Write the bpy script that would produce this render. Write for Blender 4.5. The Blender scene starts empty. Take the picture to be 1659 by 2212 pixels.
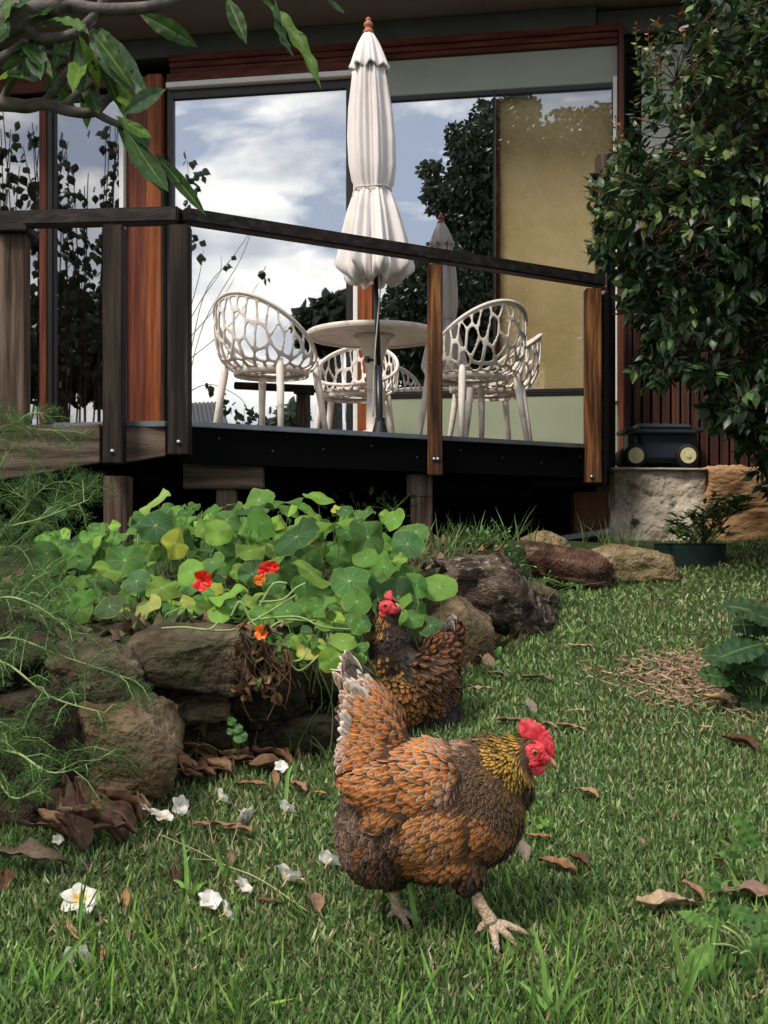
import bpy, bmesh, math, random
import numpy as np
from mathutils import Vector, Matrix, noise
R = math.radians
random.seed(7); rng = np.random.default_rng(7)
C = bpy.context.scene.collection
SC = bpy.context.scene

# ------------------------------------------------------------------ camera, sky, sun, exposure
F, CX, HY, H = 2400.0, 829.5, 1160.0, 0.75      # focal length and horizon in photo units, camera height in m
cam = bpy.data.objects.new('camera', bpy.data.cameras.new('camera')); C.objects.link(cam)
cam.location = (0, 0, H); cam.rotation_euler = (R(90), 0, 0)
cam.data.sensor_fit = 'VERTICAL'; cam.data.sensor_height = 36; cam.data.lens = 36*F/2212
cam.data.shift_y = (HY-1106)/2212; cam.data.clip_start = 0.05; cam.data.clip_end = 800
SC.camera = cam
SUN_EL, SUN_AZ = R(54), R(222)                  # azimuth measured clockwise from +Y; the sun is behind the camera to the left
W = bpy.data.worlds.new("World"); SC.world = W; W.use_nodes = True
nt = W.node_tree; N = nt.nodes; L = nt.links
for n in list(N): N.remove(n)
def wn(t, **k):
    n = N.new(t)
    for a, b in k.items(): setattr(n, a, b)
    return n
out = wn('ShaderNodeOutputWorld'); bg = wn('ShaderNodeBackground'); bg.inputs[1].default_value = 0.1
sky = wn('ShaderNodeTexSky', sky_type='NISHITA', sun_disc=False, sun_elevation=SUN_EL, sun_rotation=SUN_AZ)
tc = wn('ShaderNodeTexCoord'); mp = wn('ShaderNodeMapping'); mp.inputs['Scale'].default_value = (1, 1, 2.6)
mp.inputs['Location'].default_value = (0.55, 0.2, 0.35)
n1 = wn('ShaderNodeTexNoise'); n1.inputs['Scale'].default_value = 4.4; n1.inputs['Detail'].default_value = 7
n1.inputs['Roughness'].default_value = 0.52; n1.inputs['Distortion'].default_value = 0.35
cr = wn('ShaderNodeValToRGB'); cr.color_ramp.elements[0].position = 0.45; cr.color_ramp.elements[1].position = 0.54
n2 = wn('ShaderNodeTexNoise'); n2.inputs['Scale'].default_value = 7.5; n2.inputs['Detail'].default_value = 6
cr2 = wn('ShaderNodeValToRGB'); cr2.color_ramp.elements[0].position = 0.36; cr2.color_ramp.elements[1].position = 0.62
cr2.color_ramp.elements[0].color = (7.0, 7.2, 7.9, 1); cr2.color_ramp.elements[1].color = (16.5, 15.8, 14.6, 1)
ma = wn('ShaderNodeMix', data_type='RGBA'); ma.inputs[0].default_value = 0.65; ma.inputs[7].default_value = (5.2, 5.6, 6.6, 1)
mx = wn('ShaderNodeMix', data_type='RGBA')
L.new(tc.outputs['Generated'], mp.inputs[0]); L.new(mp.outputs[0], n1.inputs[0]); L.new(mp.outputs[0], n2.inputs[0])
# a cloud bank low behind the camera, thinner cloud above it
sp = wn('ShaderNodeSeparateXYZ'); L.new(tc.outputs['Generated'], sp.inputs[0])
def wm(op, a, b, c=None):
    q = wn('ShaderNodeMath', operation=op)
    for i, v in enumerate((a, b, c)):
        if v is None: continue
        if hasattr(v, 'links'): L.new(v, q.inputs[i])
        else: q.inputs[i].default_value = v
    return q.outputs[0]
sdot = wm('MULTIPLY_ADD', sp.outputs[1], -.158, wm('MULTIPLY', sp.outputs[0], .987))
fbank = wm('SUBTRACT', wm('MULTIPLY_ADD', sdot, -.38, .235), sp.outputs[2])
fbank = wm('MAXIMUM', wm('MINIMUM', wm('MULTIPLY', fbank, 1.3), .13), -.045)
L.new(wm('ADD', n1.outputs[0], fbank), cr.inputs[0]); L.new(n2.outputs[0], cr2.inputs[0])
L.new(sky.outputs[0], ma.inputs[6]); L.new(cr.outputs[0], mx.inputs[0]); L.new(ma.outputs[2], mx.inputs[6]); L.new(cr2.outputs[0], mx.inputs[7])
L.new(mx.outputs[2], bg.inputs[0]); L.new(bg.outputs[0], out.inputs[0])
sl = bpy.data.lights.new('sun', 'SUN'); sl.energy = 3.0; sl.angle = R(14); sl.color = (1, 0.92, 0.80)
so = bpy.data.objects.new('sun', sl); C.objects.link(so); so.location = (0, 0, 20)
sd = Vector((math.sin(SUN_AZ)*math.cos(SUN_EL), math.cos(SUN_AZ)*math.cos(SUN_EL), math.sin(SUN_EL)))
so.rotation_euler = sd.to_track_quat('Z', 'Y').to_euler()
SC.view_settings.view_transform = 'Standard'; SC.view_settings.look = 'None'
SC.view_settings.exposure = 0.4; SC.view_settings.gamma = 1

# ------------------------------------------------------------------ helpers
def at(x, y, d): return Vector(((x-CX)/F*d, d, H+(HY-y)/F*d))
def tag(o, label=None, cat=None, group=None, kind=None):
    if label: o['label'] = label
    if cat: o['category'] = cat
    if group: o['group'] = group
    if kind: o['kind'] = kind
    return o
def empty(name, loc, label=None, cat=None, group=None):
    o = bpy.data.objects.new(name, None); C.objects.link(o); o.location = loc; o.empty_display_size = 0.1
    return tag(o, label, cat, group)
def link(name, me, parent=None, mats=()):
    for m in mats: me.materials.append(m)
    o = bpy.data.objects.new(name, me); C.objects.link(o)
    if parent is not None:
        o.parent = parent
        p = parent; off = Vector((0, 0, 0))
        while p is not None: off += p.location; p = p.parent
        o.location = -off
    return o
class MB:
    def __init__(s): s.v = []; s.f = []; s.mi = []; s.k = 0
    def add(s, vs, fs):
        b = len(s.v); s.v += [tuple(v) for v in vs]; s.f += [tuple(i+b for i in f) for f in fs]; s.mi += [s.k]*len(fs); return s
    def box8(s, c): return s.add(c, [(0,3,2,1),(4,5,6,7),(0,1,5,4),(1,2,6,5),(2,3,7,6),(3,0,4,7)])
    def box(s, x0, x1, y0, y1, z0, z1):
        return s.box8([(x0,y0,z0),(x1,y0,z0),(x1,y1,z0),(x0,y1,z0),(x0,y0,z1),(x1,y0,z1),(x1,y1,z1),(x0,y1,z1)])
    def beam(s, a, b, w, h, side=None):
        a = Vector(a); b = Vector(b); d = (b-a).normalized()
        sx = Vector(side).normalized() if side is not None else (d.cross(Vector((0,0,1))) if abs(d.z) < .9 else Vector((1,0,0))).normalized()
        up = sx.cross(d).normalized()
        c = []
        for p in (a, b):
            c += [p-sx*w/2-up*h/2, p+sx*w/2-up*h/2, p+sx*w/2+up*h/2, p-sx*w/2+up*h/2]
        return s.box8(c)
    def tube(s, pts, rad, n=6, cap=True):
        pts = [Vector(p) for p in pts]
        if not hasattr(rad, '__len__'): rad = [rad]*len(pts)
        vs = []; fs = []; px = None
        for i, p in enumerate(pts):
            d = (pts[min(i+1, len(pts)-1)]-pts[max(i-1, 0)])
            d = d.normalized() if d.length > 1e-9 else Vector((0,0,1))
            if px is None: px = d.orthogonal().normalized()
            px = (px-d*px.dot(d))
            px = px.normalized() if px.length > 1e-6 else d.orthogonal().normalized()
            py = d.cross(px)
            for k in range(n):
                a = 2*math.pi*k/n; vs.append(p+(px*math.cos(a)+py*math.sin(a))*rad[i])
        for i in range(len(pts)-1):
            for k in range(n):
                k2 = (k+1) % n; fs.append((i*n+k, i*n+k2, (i+1)*n+k2, (i+1)*n+k))
        if cap: fs.append(tuple(range(n))[::-1]); fs.append(tuple((len(pts)-1)*n+k for k in range(n)))
        return s.add(vs, fs)
    def lathe(s, c, prof, n=24, fn=None, close=True):
        c = Vector(c); vs = []; fs = []
        for (r, z, *o) in prof:
            for k in range(n):
                a = 2*math.pi*k/n; rr = r*(fn(a, z) if fn else 1)
                ox = o[0] if o else 0
                vs.append(c+Vector((rr*math.cos(a)+ox, rr*math.sin(a), z)))
        for i in range(len(prof)-1):
            for k in range(n):
                k2 = (k+1) % n; fs.append((i*n+k, i*n+k2, (i+1)*n+k2, (i+1)*n+k))
        if close: fs.append(tuple(range(n))[::-1]); fs.append(tuple((len(prof)-1)*n+k for k in range(n)))
        return s.add(vs, fs)
    def build(s, name, mats, parent=None, bevel=0, smooth=False, sub=0):
        me = bpy.data.meshes.new(name); me.from_pydata(s.v, [], s.f)
        if not isinstance(mats, (list, tuple)): mats = [mats]
        me.polygons.foreach_set('material_index', s.mi); me.update()
        o = link(name, me, parent, mats)
        bm = bmesh.new(); bm.from_mesh(me); bmesh.ops.recalc_face_normals(bm, faces=bm.faces)
        if bevel: bmesh.ops.bevel(bm, geom=list(bm.edges), offset=bevel, segments=2, affect='EDGES', clamp_overlap=True)
        bm.to_mesh(me); bm.free()
        if smooth: me.polygons.foreach_set('use_smooth', [True]*len(me.polygons))
        if sub:
            m = o.modifiers.new('sub', 'SUBSURF'); m.levels = m.render_levels = sub
        return o
def resample(pts, n):
    """Catmull-Rom through the points"""
    pts = [Vector(p) for p in pts]; P = [pts[0]]+pts+[pts[-1]]; o = []
    for i in range(1, len(P)-2):
        for k in range(n):
            t = k/n; a, b, c, d = P[i-1], P[i], P[i+1], P[i+2]
            o.append(0.5*((2*b)+(c-a)*t+(2*a-5*b+4*c-d)*t*t+(3*b-a-3*c+d)*t*t*t))
    o.append(pts[-1]); return o
def unit(a): return a/np.maximum(np.linalg.norm(a, axis=-1, keepdims=True), 1e-9)
def scatter(name, T, O, X, Y, Z, mats, cols=None, cols2=None, parent=None, smooth=True, matidx=None):
    """many copies of a small template (verts, faces of equal size, uv) joined as ONE mesh"""
    V, Fc, UV = T; V = np.array(V, float); Fc = np.array(Fc); UV = np.array(UV, float)
    n = len(O); nv = len(V); k = Fc.shape[1]
    co = O[:, None, :]+V[None, :, 0:1]*X[:, None, :]+V[None, :, 1:2]*Y[:, None, :]+V[None, :, 2:3]*Z[:, None, :]
    co = co.reshape(-1, 3)
    idx = (Fc[None]+(np.arange(n)*nv)[:, None, None]).reshape(-1)
    me = bpy.data.meshes.new(name); me.vertices.add(len(co)); me.vertices.foreach_set('co', co.astype(np.float32).ravel())
    nf = n*len(Fc); me.loops.add(nf*k); me.loops.foreach_set('vertex_index', idx.astype(np.int32))
    me.polygons.add(nf); me.polygons.foreach_set('loop_start', (np.arange(nf)*k).astype(np.int32))
    me.update(calc_edges=True)
    uvl = me.uv_layers.new(name='UVMap'); uvl.data.foreach_set('uv', UV[Fc.reshape(-1)][None].repeat(n, 0).astype(np.float32).ravel())
    for nm, cc in (('ColC', cols), ('ColE', cols2)):
        if cc is not None:
            a = me.color_attributes.new(nm, 'FLOAT_COLOR', 'POINT')
            c4 = np.ones((n, nv, 4), np.float32); c4[:, :, :3] = np.asarray(cc)[:, None, :]; a.data.foreach_set('color', c4.ravel())
    if smooth: me.polygons.foreach_set('use_smooth', np.ones(nf, bool))
    if matidx is not None: me.polygons.foreach_set('material_index', np.repeat(matidx, len(Fc)).astype(np.int32))
    return link(name, me, parent, mats if isinstance(mats, (list, tuple)) else [mats])
def grid_tmpl(wid, camber=0.0, bend=0.0, nx=3, fold=0.0):
    """leaf, blade or feather: rows along y (0..1) of half-width wid(v)"""
    vs = []; uv = []; fs = []; rows = len(wid)
    for j, w in enumerate(wid):
        t = j/(rows-1)
        for i in range(nx):
            u = -1+2*i/(nx-1)
            vs.append((u*w, t, fold*abs(u)*w-camber*(u*u)*w+bend*t*t)); uv.append((u*.5+.5, t))
    for j in range(rows-1):
        for i in range(nx-1):
            a = j*nx+i; fs.append((a, a+1, a+nx+1, a+nx))
    return vs, fs, uv
def frames(Yd, up=None, jit=0.3):
    """right-handed frames whose y axis is Yd and z axis is near up"""
    n = len(Yd); Yd = unit(Yd)
    if up is None: up = np.tile([0, 0, 1.0], (n, 1))
    up = up+rng.normal(0, jit, (n, 3)); X = unit(np.cross(Yd, up)); Z = unit(np.cross(X, Yd)); return X, Yd, Z

# ------------------------------------------------------------------ materials
def mat(name, rough=0.7, spec=0.35):
    m = bpy.data.materials.new(name); m.use_nodes = True; b = m.node_tree.nodes['Principled BSDF']
    b.inputs['Roughness'].default_value = rough; b.inputs['Specular IOR Level'].default_value = spec
    return m, m.node_tree.nodes, m.node_tree.links, b
def c4(c): return (c[0], c[1], c[2], 1)
def surf(name, cols, scale=4, stretch=(1,1,1), rough=0.7, bump=0.3, detail=8, dist=0.01, spots=None, spec=0.15, fine=6, pos=None, nrough=0.6):
    m, n, l, b = mat(name, rough, spec)
    t = n.new('ShaderNodeTexCoord'); mp = n.new('ShaderNodeMapping'); mp.inputs['Scale'].default_value = stretch
    a = n.new('ShaderNodeTexNoise'); a.inputs['Scale'].default_value = scale; a.inputs['Detail'].default_value = detail; a.inputs['Roughness'].default_value = nrough
    r = n.new('ShaderNodeValToRGB'); e = r.color_ramp.elements
    k = len(cols)
    ps = pos or [0.32+0.36*i/max(1, k-1) for i in range(k)]
    e[0].position = ps[0]; e[0].color = c4(cols[0]); e[1].position = ps[-1]; e[1].color = c4(cols[-1])
    for i in range(1, k-1): q = e.new(ps[i]); q.color = c4(cols[i])
    l.new(t.outputs['Object'], mp.inputs[0]); l.new(mp.outputs[0], a.inputs[0]); l.new(a.outputs[0], r.inputs[0])
    last = r.outputs[0]
    if spots:
        for (sc, th, col, sh) in spots:
            s = n.new('ShaderNodeTexNoise'); s.inputs['Scale'].default_value = sc; s.inputs['Detail'].default_value = 5
            rr = n.new('ShaderNodeValToRGB'); rr.color_ramp.elements[0].position = th; rr.color_ramp.elements[1].position = th+sh
            mxn = n.new('ShaderNodeMix'); mxn.data_type = 'RGBA'; mxn.inputs[7].default_value = c4(col)
            l.new(mp.outputs[0], s.inputs[0]); l.new(s.outputs[0], rr.inputs[0]); l.new(rr.outputs[0], mxn.inputs[0]); l.new(last, mxn.inputs[6]); last = mxn.outputs[2]
    l.new(last, b.inputs['Base Color'])
    if bump:
        f2 = n.new('ShaderNodeTexNoise'); f2.inputs['Scale'].default_value = scale*fine; f2.inputs['Detail'].default_value = 8
        ad = n.new('ShaderNodeMath'); ad.operation = 'ADD'
        l.new(mp.outputs[0], f2.inputs[0]); l.new(f2.outputs[0], ad.inputs[0]); l.new(a.outputs[0], ad.inputs[1])
        bp = n.new('ShaderNodeBump'); bp.inputs['Strength'].default_value = bump; bp.inputs['Distance'].default_value = dist
        l.new(ad.outputs[0], bp.inputs['Height']); l.new(bp.outputs[0], b.inputs['Normal'])
    return m
def attr_mat(name, rough=0.5, transl=0.25, spec=0.3, vein=None, blotch=False):
    """foliage: colour from the per-leaf attribute, some light let through"""
    m, n, l, b = mat(name, rough, spec)
    a = n.new('ShaderNodeAttribute'); a.attribute_name = 'ColC'; last = a.outputs[0]
    if vein:
        uv = n.new('ShaderNodeUVMap'); sx = n.new('ShaderNodeSeparateXYZ'); l.new(uv.outputs[0], sx.inputs[0])
        s = n.new('ShaderNodeMath'); s.operation = 'SUBTRACT'; s.inputs[1].default_value = .5; l.new(sx.outputs[0], s.inputs[0])
        ab = n.new('ShaderNodeMath'); ab.operation = 'ABSOLUTE'; l.new(s.outputs[0], ab.inputs[0])
        # side veins: run outward and forward
        m1 = n.new('ShaderNodeMath'); m1.operation = 'MULTIPLY_ADD'; m1.inputs[1].default_value = -0.55; l.new(ab.outputs[0], m1.inputs[0]); l.new(sx.outputs[1], m1.inputs[2])
        m2 = n.new('ShaderNodeMath'); m2.operation = 'MULTIPLY'; m2.inputs[1].default_value = vein[1]; l.new(m1.outputs[0], m2.inputs[0])
        fr = n.new('ShaderNodeMath'); fr.operation = 'FRACT'; l.new(m2.outputs[0], fr.inputs[0])
        lt = n.new('ShaderNodeMath'); lt.operation = 'LESS_THAN'; lt.inputs[1].default_value = .10; l.new(fr.outputs[0], lt.inputs[0])
        hv = n.new('ShaderNodeMath'); hv.operation = 'MULTIPLY'; hv.inputs[1].default_value = .35; l.new(lt.outputs[0], hv.inputs[0])
        l2 = n.new('ShaderNodeMath'); l2.operation = 'LESS_THAN'; l2.inputs[1].default_value = .035; l.new(ab.outputs[0], l2.inputs[0])
        mxm = n.new('ShaderNodeMath'); mxm.operation = 'MAXIMUM'; l.new(hv.outputs[0], mxm.inputs[0]); l.new(l2.outputs[0], mxm.inputs[1])
        sc = n.new('ShaderNodeMath'); sc.operation = 'MULTIPLY'; sc.inputs[1].default_value = vein[2]; l.new(mxm.outputs[0], sc.inputs[0])
        mx2 = n.new('ShaderNodeMix'); mx2.data_type = 'RGBA'; mx2.inputs[7].default_value = c4(vein[0])
        l.new(sc.outputs[0], mx2.inputs[0]); l.new(last, mx2.inputs[6]); last = mx2.outputs[2]
    t = n.new('ShaderNodeTexCoord'); nz = n.new('ShaderNodeTexNoise'); nz.inputs['Scale'].default_value = 60; nz.inputs['Detail'].default_value = 4
    hs = n.new('ShaderNodeHueSaturation'); mr = n.new('ShaderNodeMapRange'); mr.inputs[1].default_value = .3; mr.inputs[2].default_value = .7; mr.inputs[3].default_value = .72; mr.inputs[4].default_value = 1.28
    l.new(t.outputs['Object'], nz.inputs[0]); l.new(nz.outputs[0], mr.inputs[0]); l.new(mr.outputs[0], hs.inputs['Value']); l.new(last, hs.inputs['Color'])
    if blotch:
        z2 = n.new('ShaderNodeTexNoise'); z2.inputs['Scale'].default_value = 38; z2.inputs['Detail'].default_value = 3; l.new(t.outputs['Object'], z2.inputs[0])
        r2_ = n.new('ShaderNodeValToRGB'); r2_.color_ramp.elements[0].position = .64; r2_.color_ramp.elements[1].position = .68; l.new(z2.outputs[0], r2_.inputs[0])
        mb_ = n.new('ShaderNodeMix'); mb_.data_type = 'RGBA'; mb_.inputs[7].default_value = (.035,.022,.008,1); l.new(r2_.outputs[0], mb_.inputs[0]); l.new(last, mb_.inputs[6]); l.new(mb_.outputs[2], hs.inputs['Color'])
    l.new(hs.outputs[0], b.inputs['Base Color'])
    if transl:
        tr = n.new('ShaderNodeBsdfTranslucent'); ms = n.new('ShaderNodeMixShader'); ms.inputs[0].default_value = transl
        l.new(hs.outputs[0], tr.inputs[0]); l.new(b.outputs[0], ms.inputs[1]); l.new(tr.outputs[0], ms.inputs[2]); l.new(ms.outputs[0], n['Material Output'].inputs[0])
    return m
def feather_mat(name):
    m, n, l, b = mat(name, 0.7, 0.12)
    uv = n.new('ShaderNodeUVMap'); sx = n.new('ShaderNodeSeparateXYZ'); l.new(uv.outputs[0], sx.inputs[0])
    def M(op, a, bb=None, c=None):
        q = n.new('ShaderNodeMath'); q.operation = op
        for i, v in enumerate((a, bb, c)):
            if v is None: continue
            if hasattr(v, 'links'): l.new(v, q.inputs[i])
            else: q.inputs[i].default_value = v
        return q.outputs[0]
    u = M('ABSOLUTE', M('MULTIPLY_ADD', sx.outputs[0], 2, -1)); v = sx.outputs[1]
    tip = M('MULTIPLY_ADD', v, 2.6, -1.68)            # 0.92 at the very tip row
    e = M('MAXIMUM', u, tip)
    t = n.new('ShaderNodeTexCoord'); nz = n.new('ShaderNodeTexNoise'); nz.inputs['Scale'].default_value = 160
    l.new(t.outputs['Object'], nz.inputs[0])
    e2 = M('ADD', e, M('MULTIPLY_ADD', nz.outputs[0], .3, -.15))
    r = n.new('ShaderNodeValToRGB'); r.color_ramp.elements[0].position = .60; r.color_ramp.elements[1].position = .74; l.new(e2, r.inputs[0])
    a = n.new('ShaderNodeAttribute'); a.attribute_name = 'ColC'; a2 = n.new('ShaderNodeAttribute'); a2.attribute_name = 'ColE'
    mx1 = n.new('ShaderNodeMix'); mx1.data_type = 'RGBA'; l.new(r.outputs[0], mx1.inputs[0]); l.new(a.outputs[0], mx1.inputs[6]); l.new(a2.outputs[0], mx1.inputs[7])
    # shade painted in towards the feather root, pale shaft
    rb = n.new('ShaderNodeValToRGB'); rb.color_ramp.elements[0].position = .0; rb.color_ramp.elements[0].color = (.12,.10,.09,1); rb.color_ramp.elements[0].position = .15; rb.color_ramp.elements[1].position = .72; l.new(v, rb.inputs[0])
    mu = n.new('ShaderNodeMix'); mu.data_type = 'RGBA'; mu.blend_type = 'MULTIPLY'; mu.inputs[0].default_value = 1; l.new(mx1.outputs[2], mu.inputs[6]); l.new(rb.outputs[0], mu.inputs[7])
    sh = M('MULTIPLY', M('LESS_THAN', u, .10), M('MULTIPLY', M('LESS_THAN', v, .86), .55))
    lig = n.new('ShaderNodeMix'); lig.data_type = 'RGBA'; lig.blend_type = 'SCREEN'; lig.inputs[7].default_value = (.62,.40,.20,1)
    shc = M('MULTIPLY', sh, a.outputs['Alpha']); l.new(shc, lig.inputs[0]); l.new(mu.outputs[2], lig.inputs[6])
    # fine barbs
    wv = n.new('ShaderNodeTexNoise'); wv.inputs['Scale'].default_value = 1; cmb = n.new('ShaderNodeCombineXYZ')
    l.new(M('MULTIPLY', u, 4), cmb.inputs[0]); l.new(M('MULTIPLY_ADD', u, -16, M('MULTIPLY', v, 42)), cmb.inputs[1]); l.new(nz.outputs[0], cmb.inputs[2])
    l.new(cmb.outputs[0], wv.inputs[0])
    hs = n.new('ShaderNodeHueSaturation'); mr = n.new('ShaderNodeMapRange'); mr.inputs[1].default_value=.3; mr.inputs[2].default_value=.7; mr.inputs[3].default_value=.65; mr.inputs[4].default_value=1.3
    l.new(wv.outputs[0], mr.inputs[0]); l.new(mr.outputs[0], hs.inputs['Value']); l.new(lig.outputs[2], hs.inputs['Color'])
    l.new(hs.outputs[0], b.inputs['Base Color'])
    b.inputs['Sheen Weight'].default_value = 0
    return m
def flat(name, c, rough=0.5, spec=0.4, metal=0, var=0.12, scale=25, bump=0.05):
    d = tuple(v*(1-var) for v in c); e = tuple(min(1, v*(1+var)) for v in c)
    m = surf(name, [d, e], scale=scale, rough=rough, bump=bump, dist=.002, spec=spec)
    m.node_tree.nodes['Principled BSDF'].inputs['Metallic'].default_value = metal
    return m
def glass(name, refl, tint):
    m = bpy.data.materials.new(name); m.use_nodes = True; n = m.node_tree.nodes; l = m.node_tree.links
    for x in list(n):
        if x.type != 'OUTPUT_MATERIAL': n.remove(x)
    o = [x for x in n if x.type == 'OUTPUT_MATERIAL'][0]
    g = n.new('ShaderNodeBsdfGlossy'); g.inputs['Roughness'].default_value = 0.004; g.inputs[0].default_value = (.97,.98,1,1)
    t = n.new('ShaderNodeBsdfTransparent'); t.inputs[0].default_value = c4(tint)
    s = n.new('ShaderNodeMixShader'); s.inputs[0].default_value = refl
    nz = n.new('ShaderNodeTexNoise'); nz.inputs['Scale'].default_value = .9; tcn = n.new('ShaderNodeTexCoord'); bp = n.new('ShaderNodeBump'); bp.inputs['Strength'].default_value = .05; bp.inputs['Distance'].default_value = .02
    l.new(tcn.outputs['Object'], nz.inputs[0]); l.new(nz.outputs[0], bp.inputs['Height']); l.new(bp.outputs[0], g.inputs['Normal'])
    l.new(t.outputs[0], s.inputs[1]); l.new(g.outputs[0], s.inputs[2]); l.new(s.outputs[0], o.inputs[0])
    return m
V3 = (26, 26, 1.3); H3 = (1.3, 26, 26)
M = {}
M['wood_dark_v'] = surf('dark weathered timber upright', [(.006,.005,.0045),(.018,.014,.012),(.05,.037,.031)], 1.2, V3, .75, .5, dist=.004)
M['wood_dark_h'] = surf('dark weathered timber rail', [(.007,.006,.0055),(.019,.015,.014),(.045,.035,.031)], 1.2, (2,26,26), .6, .5, dist=.004)
M['wood_grey_v'] = surf('silvered timber', [(.02,.014,.011),(.09,.06,.045),(.19,.14,.11)], 1.2, V3, .85, .7, dist=.005)
M['wood_grey_h'] = surf('silvered board', [(.03,.022,.017),(.10,.072,.055),(.19,.145,.11)], 1.2, (2,22,22), .85, .7, dist=.005)
M['wood_brown_v'] = surf('brown timber post', [(.008,.005,.004),(.085,.034,.014),(.34,.15,.05)], 1.4, V3, .6, .5, dist=.004)
M['wood_red_v'] = surf('oiled red timber', [(.055,.016,.009),(.12,.034,.019),(.19,.062,.032)], 1.0, V3, .42, .25, dist=.002)
M['wood_orange_v'] = surf('oiled orange timber', [(.08,.022,.009),(.20,.055,.018),(.30,.10,.035)], 1.0, V3, .42, .25, dist=.002)
M['wood_red_h'] = surf('oiled red timber head', [(.045,.010,.006),(.09,.022,.013),(.14,.042,.026)], 1.0, H3, .45, .25, dist=.002)
M['slat'] = surf('red brown slat', [(.018,.009,.007),(.05,.021,.015),(.11,.048,.032)], 1.0, V3, .65, .4, dist=.003)
M['black'] = flat('black paint', (.004,.004,.0045), .9, .03)
M['shade_black'] = flat('near black for shade', (.006,.006,.007), .9, .05)  # near-black colour standing in for shade under the deck and behind slats
M['black_frame'] = flat('black window frame', (.012,.011,.011), .4, .4)
M['white'] = flat('white painted trim', (.72,.71,.69), .45, .4, var=.05)
M['fascia'] = flat('grey green beam', (.075,.08,.072), .7, .2, var=.15, scale=3)
M['soffit'] = surf('painted eave lining', [(.17,.135,.125),(.21,.17,.16)], 1.5, rough=.8, bump=.05)
M['blind'] = surf('grey green blind', [(.25,.275,.235),(.31,.33,.28)], 1.2, (1,1,2), .6, .05)
M['panel'] = surf('sage green panel', [(.27,.31,.21),(.34,.38,.27)], 1.0, rough=.35, bump=.03)
M['ochre'] = surf('ochre wall', [(.58,.45,.23),(.69,.56,.31),(.76,.63,.38)], 2.2, rough=.8, bump=.15, spots=[(7,.60,(.74,.60,.32),.25)])
M['curtain'] = flat('sheer curtain', (.75,.74,.72), .9, .1, var=.04)
M['int'] = flat('dark room', (.03,.027,.025), .9, .1)
M['int_light'] = flat('pale room item', (.35,.35,.36), .8, .1)
M['steel'] = flat('zinc edge strip', (.17,.18,.20), .45, .5, .6, var=.15, scale=9)
M['bolt'] = flat('bolt steel', (.35,.36,.38), .35, .5, .9)
M['glass'] = glass('window glass', .52, (.75,.78,.78)); M['glass_left'] = glass('dim window glass', .30, (.6,.6,.6)); M['glass_clear'] = glass('clear window glass', .22, (.97,.97,.96))
M['resin'] = surf('cream moulded resin', [(.70,.63,.57),(.79,.73,.67)], 9, rough=.45, bump=.08, dist=.002, spots=[(14,.56,(.50,.42,.34),.16)])
M['canvas'] = surf('off white canvas', [(.60,.55,.52),(.74,.69,.67),(.80,.75,.74)], 7, (1,1,.35), rough=.85, bump=.12, dist=.004)
M['terracotta'] = flat('turned wooden finial', (.36,.12,.055), .5, .4)
M['pole'] = flat('black steel pole', (.015,.016,.02), .35, .5, .2)
M['cord'] = flat('cream cord', (.5,.46,.4), .8, .1)
M['cart'] = flat('navy black plastic', (.026,.034,.050), .42, .45, var=.12)
M['cartlid'] = flat('grey black plastic lid', (.06,.072,.09), .4, .45, var=.1)
M['tyre'] = flat('rubber tyre', (.012,.012,.013), .7, .25)
M['hub'] = flat('cream hub', (.62,.56,.33), .5, .4, var=.12, scale=40)
M['pot'] = flat('green black pot', (.006,.016,.014), .7, .15, var=.2)
M['concrete'] = surf('lichened mortar wall', [(.16,.13,.10),(.50,.42,.34),(.66,.58,.48),(.70,.58,.42)], 3.2, rough=.9, bump=1, dist=.03, spots=[(3.0,.56,(.42,.27,.15),.2),(9,.60,(.07,.06,.05),.08)])
M['cap'] = surf('wall cap', [(.25,.23,.2),(.42,.39,.34)], 8, rough=.9, bump=.6)
M['sandstone'] = surf('golden sandstone', [(.28,.15,.065),(.48,.28,.14),(.58,.38,.21)], 2.6, (1,1,2.4), .9, .9, dist=.03)
M['brick'] = surf('brown blockwork', [(.10,.05,.03),(.20,.10,.06)], 5, rough=.9, bump=.6)
M['rock_grey'] = surf('grey brown rock', [(.025,.02,.013),(.095,.072,.045),(.19,.15,.10)], 7, rough=.92, bump=1, dist=.035, spots=[(3,.55,(.035,.042,.018),.15),(24,.66,(.19,.16,.12),.06)])
M['rock_dark'] = surf('dark rock', [(.012,.009,.006),(.04,.029,.019),(.08,.06,.038)], 9, rough=.92, bump=1, dist=.035, spots=[(4,.58,(.03,.038,.016),.12)])  # darker brown tones than the grey rock
M['rock_tan'] = surf('tan rock', [(.04,.028,.016),(.14,.10,.058),(.26,.19,.12)], 7, rough=.92, bump=1, dist=.035, spots=[(3,.60,(.06,.06,.03),.1)])
M['rock_gold'] = surf('golden lichened rock', [(.10,.075,.03),(.25,.19,.10),(.36,.30,.20)], 10, rough=.92, bump=1, dist=.035, spots=[(5,.60,(.22,.09,.04),.1),(9,.62,(.45,.42,.34),.08)])
M['rock_red'] = surf('red brown rock', [(.02,.012,.009),(.10,.05,.034),(.22,.13,.09)], 12, rough=.92, bump=1, dist=.045, spots=[(14,.66,(.30,.25,.20),.05)])
M['rock_lichen'] = surf('rock with white lichen', [(.03,.02,.015),(.14,.10,.075),(.27,.21,.16)], 19, rough=.92, bump=1, dist=.04, spots=[(34,.585,(.46,.40,.34),.04),(12,.52,(.035,.025,.02),.08)])
M['soil'] = surf('soil and thatch', [(.018,.022,.009),(.045,.060,.022),(.08,.085,.035)], 22, rough=.95, bump=1, dist=.015, spots=[(1.4,.50,(.035,.065,.018),.12)])
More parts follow.
